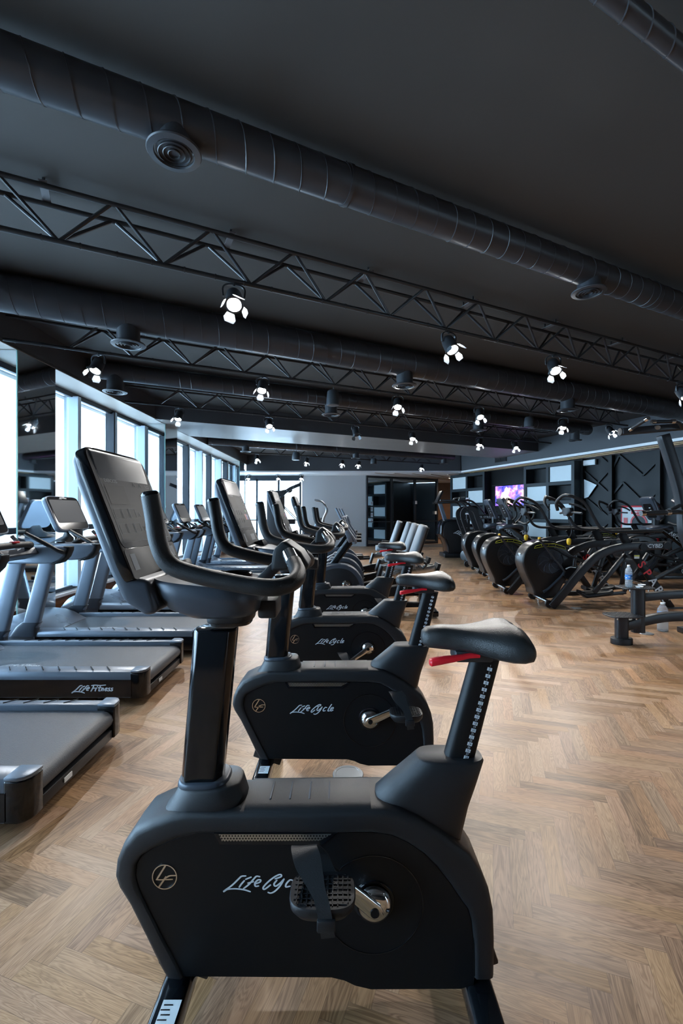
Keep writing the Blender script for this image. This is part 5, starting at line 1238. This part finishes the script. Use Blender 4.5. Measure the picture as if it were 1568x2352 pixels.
for s_ in (-1, 1):
    MB().tube(cr([(.12, s_*.22, .75), (.14, s_*.24, 1.15), (.22, s_*.26, 1.38), (.12, s_*.27, 1.55), (-.04, s_*.25, 1.60)], 5), .02, 12).build('moving_handle', ALU, t)
    MB().bar((.1, s_*.18, .25), (1.2, s_*.18, .30), .07, .05).build('pedal_arm', TRUSS, t, bevel=.006); MB().box((.85, s_*.18, .34), (.38, .16, .06)).build('foot_pad', PLA, t, bevel=.015)
MB().box((.45, 0, .05), (1.7, .5, .08)).build('base', TRUSS, t, bevel=.01)

# ================================================================ DIP STATION IN THE RIGHT FOREGROUND
def step_plate(name, t, x, y, z, w_, d_):
    MB().loops([[(x+a, y+b, zz) for a, b in se(40, w_, d_, 3.6)] for zz in (z-.012, z)]).build(name, TRUSS, t, bevel=.002, seg=1)
    mb = MB()
    for i in range(-6, 7):
        for j in range(-4, 5):
            if abs(i/7.)**3+abs(j/4.8)**3 < .93: mb.box((x+i*w_/7.2, y+j*d_/5., z+.0015), (w_/11, d_/22, .003), (0, 0, R(45 if (i+j) % 2 else -45)))
    mb.build('tread_pattern', PLA, t, smooth=0)
    mb = MB()
    for s_ in (-1, 1): mb.cyl((x+s_*w_*.55, y-d_*.6, z-.035), (x+s_*w_*.55, y-d_*.6, z-.008), .008, seg=10)
    mb.build('bolt', ALU, t)
t = thing('dip_and_chin_station', (2.83, 4.60, 0), 'black steel dip and chin up station at the right picture edge', 'exercise station')
ox, oy = 2.83, 4.60
def lp(px, py, Y): v = at(px, py, Y); return (v.x-ox, v.y-oy, v.z)
MB().lathe([(.098, 0), (.100, .008), (.100, .055), (.094, .062), (0, .062)], (0, 0, 0), 'z', 32, sx=1.05, sy=.8).build('floor_puck', RUB, t)
MB().loops([[(a, b, z) for a, b in se(28, .062, .042, 3)] for z in (.058, .275)]).build('front_post', TRUSS, t, smooth=50)
step_plate('lower_step_plate', t, .01, 0, .292, .170, .125)
MB().loops([[(.205+a, .06+b, z) for a, b in se(28, .062, .045, 3.4)] for z in (.10, .548)]).build('rear_post', TRUSS, t, smooth=50)
step_plate('upper_step_plate', t, .17, .06, .565, .170, .125)
MB().tube(cr([(.03, .03, .165), (.30, .06, .225), (.55, .08, .255), (.9, .10, .25), (1.5, .12, .24)], 5), 1, 4, prof=[(-.035, -.045), (.035, -.045), (.035, .045), (-.035, .045)], up=(0, 0, 1)).build('lower_beam', TRUSS, t, bevel=.006, smooth=50)
MB().tube(cr([(.22, .06, .455), (.6, .08, .482), (1.4, .12, .50)], 5), 1, 4, prof=[(-.03, -.040), (.03, -.040), (.03, .040), (-.03, .040)], up=(0, 0, 1)).build('upper_beam', TRUSS, t, bevel=.006, smooth=50)
MB().box((1.5, .12, .65), (.14, .14, 1.3)).build('rear_column', TRUSS, t, bevel=.01)
MB().box((1.3, .12, .03), (.8, .7, .06)).build('base_plate', TRUSS, t, bevel=.01)
# tall curved column and top beam
P = [lp(1528, 1010, 4.9), lp(1538, 1050, 4.9), lp(1556, 1110, 4.9), lp(1568, 1170, 4.9), lp(1574, 1230, 4.9), (1.0, .35, .80), (1.25, .3, .3), (1.4, .3, .05)]
MB().tube(cr([(P[0][0]-.03, .30, 2.16)]+[(p[0], .30, p[2]) for p in P[1:]], 5), 1, 4, prof=[(-.045, -.05), (.045, -.05), (.045, .05), (-.045, .05)], up=(1, 0, 0)).build('column', TRUSS, t, bevel=.008, smooth=50)
a, b = lp(1424, 992, 4.85), lp(1600, 977, 4.85)
MB().bar(a, b, .09, .075).build('top_beam', TRUSS, t, bevel=.02, seg=3)
MB().lathe([(.042, 0), (.040, -.006), (0, -.008)], (a[0]-.0, a[1], a[2]), 'x', 20).build('beam_end_cap', PLB, t)
def grip(p0, p1, r=.018):
    p0, p1 = Vector(p0), Vector(p1); MB().cyl(p0, p1, r, seg=18).build('grip', RUB, t)
    d_ = (p1-p0).normalized()
    for e, s_ in ((p0, -1), (p1, 1)): MB().cyl(e-d_*.01*s_, e+d_*.028*s_, r+.004, seg=18).build('grip_collar', CHROME, t)
grip(lp(1451, 984, 4.7), lp(1484, 963, 4.5)); MB().tube([lp(1444, 990, 4.8), lp(1451, 984, 4.7)], .014, 10).build('grip_bracket', TRUSS, t)
grip(lp(1502, 969, 4.6), lp(1543, 968, 4.6)); grip(lp(1505, 980, 4.9), lp(1510, 982, 4.55)); MB().tube(cr([lp(1548, 968, 4.6), lp(1560, 972, 4.7), lp(1566, 984, 4.8)], 4), .016, 10).build('bent_handle', TRUSS, t)
grip(lp(1478, 1179, 4.45), lp(1532, 1177, 4.45), .024); MB().tube(cr([lp(1536, 1177, 4.45), lp(1560, 1176, 4.5), lp(1585, 1180, 4.8)], 4), .022, 12).build('dip_arm', TRUSS, t)
MB().tube(cr([lp(1536, 1172, 4.5), lp(1560, 1160, 4.9), lp(1545, 1150, 5.2)], 4), .020, 12).build('dip_arm', TRUSS, t)
# ---- bottles and cups
def bottle(loc, h, r, lab, lz0, lz1, inv=False):
    t = thing('water_bottle', loc, lab, 'bottle', 'clear plastic water bottles')
    pr = [(0, .002), (r*.8, 0), (r, .008), (r*.97, h*.18), (r, h*.22), (r*.96, h*.27), (r, h*.32), (r*.97, h*.40), (r*.97, h*.60), (r, h*.66), (r*.92, h*.78), (r*.62, h*.88), (r*.38, h*.93), (r*.36, h*.985), (0, h*.985)]
    MB().lathe(pr, (0, 0, 0), 'z', 28).build('body', BOTTLE, t, smooth=60)
    MB().lathe([(r*.99+.0006, h*lz0), (r*.99+.0006, h*lz1)], (0, 0, 0), 'z', 28).build('label_wrap', BLUEL, t, smooth=60)
    mb = MB()
    for k in range(8): a = R(45*k+20); mb.box(((r*.99+.0012)*math.cos(a), (r*.99+.0012)*math.sin(a), h*(lz0+lz1)/2+(.004 if k % 2 else -.006)), (.0008, r*.45, h*.035), (0, 0, a))
    mb.build('label_print', PAPER, t, smooth=0)
    MB().lathe([(r*.42, h*.95), (r*.42, h*1.0), (r*.38, h*1.008), (0, h*1.008)], (0, 0, 0), 'z', 20).build('cap', WHITE, t)
bottle((2.83+.085, 4.60+.02, .5685), .222, .033, 'small clear water bottle with a blue label on the upper step plate', .36, .56)
bottle((3.585, 5.08, .001), .315, .054, 'large clear water bottle with a blue label on the floor behind the dip station', .42, .66)
for (x, y, lb) in ((2.83+.17, 4.585, 'white shallow cup beside the small bottle'), (2.83+.27, 4.70, 'white shallow cup at the right of the upper step plate')):
    t = thing('shallow_cup', (x, y, .5685), lb, 'cup', 'white shallow cups on the step plate')
    MB().lathe([(.028, 0), (.036, .014), (.034, .014), (.026, .003), (0, .003)], (0, 0, 0), 'z', 26).build('bowl', WHITE, t)
# ---- floor sockets
for (px, py, r, lb) in ((799, 1779, .078, 'round steel floor box cover between the first two bikes'), (1323, 1397, .075, 'round steel floor box cover in front of the nearest fan trainer'), (1483, 1455, .075, 'round steel floor box cover behind the dip station post')):
    Y = CH*FPX/(py-1176); X = (px-784)/FPX*Y
    t = thing('floor_box_cover', (X, Y, 0), lb, 'floor box', 'round steel floor box covers')
    MB().lathe([(r, .0), (r, .003), (r*.97, .005), (r*.80, .005), (r*.79, .004), (0, .004)], (0, 0, 0), 'z', 48).build('plate', DISCM, t)
    mb = MB()
    for k in range(3): mb.lathe([(.004, .005), (0, .0075)], (r*.86*math.cos(R(120*k+40)), r*.86*math.sin(R(120*k+40)), 0), 'z', 10)
    mb.build('screw', ALU, t)
# far chandelier globes seen through and in the glass partition
for (px, py, n, lb) in ((858, 1112, 9, 'cluster of small warm globe lamps hanging behind the glass at the left'), (968, 1112, 7, 'cluster of small warm globe lamps hanging behind the glass at the right')):
    c = at(px, py, 19.6 if px > 900 else 18.6); t = thing('globe_chandelier', (c.x, c.y, c.z), lb, 'chandelier', 'globe lamp clusters at the far end')
    for k in range(n):
        p = (random.uniform(-.35, .35), random.uniform(-.2, .2), random.uniform(-.22, .15))
        MB().lathe([(.034*math.sin(R(a)), .034*math.cos(R(a))) for a in range(0, 181, 30)], p, 'z', 10).build('globe', mat('globe_lamp_%d_%d' % (px, k), (1, .8, .6), .4, emit=(1, .72, .45), es=5), t)
    mb = MB(); mb.cyl((0, 0, .1), (0, 0, ZL-c.z-.0), .008, seg=6); mb.build('stem', GOLD, t)

# warm downlights in the corridor beyond the glass
for k, (x, y) in enumerate(((4.5, 18.9), (5.2, 20.6))):
    t = thing('corridor_downlight', (x, y, ZL), ['small warm downlight in the corridor ceiling, nearer one', 'small warm downlight in the corridor ceiling, farther one'][k], 'downlight', 'warm corridor downlights')
    MB().lathe([(.06, 0), (.065, -.008), (.05, -.010), (.05, -.002)], (0, 0, 0), 'z', 24, ring=True).build('rim', WHITE, t)
    MB().lathe([(.05, -.004), (0, -.005)], (0, 0, 0), 'z', 20).build('lens', mat('warm_lens_%d' % k, (1,.85,.7), .4, emit=(1,.78,.55), es=6), t)
    ld = bpy.data.lights.new('warm_beam', 'SPOT'); ld.energy = 22; ld.color = (1, .74, .5); ld.spot_size = R(140); ld.spot_blend = .8; ld.shadow_soft_size = .05
    lo = bpy.data.objects.new('warm_beam', ld); COL.objects.link(lo); lo.parent = t; lo.location = (0, 0, -.03)
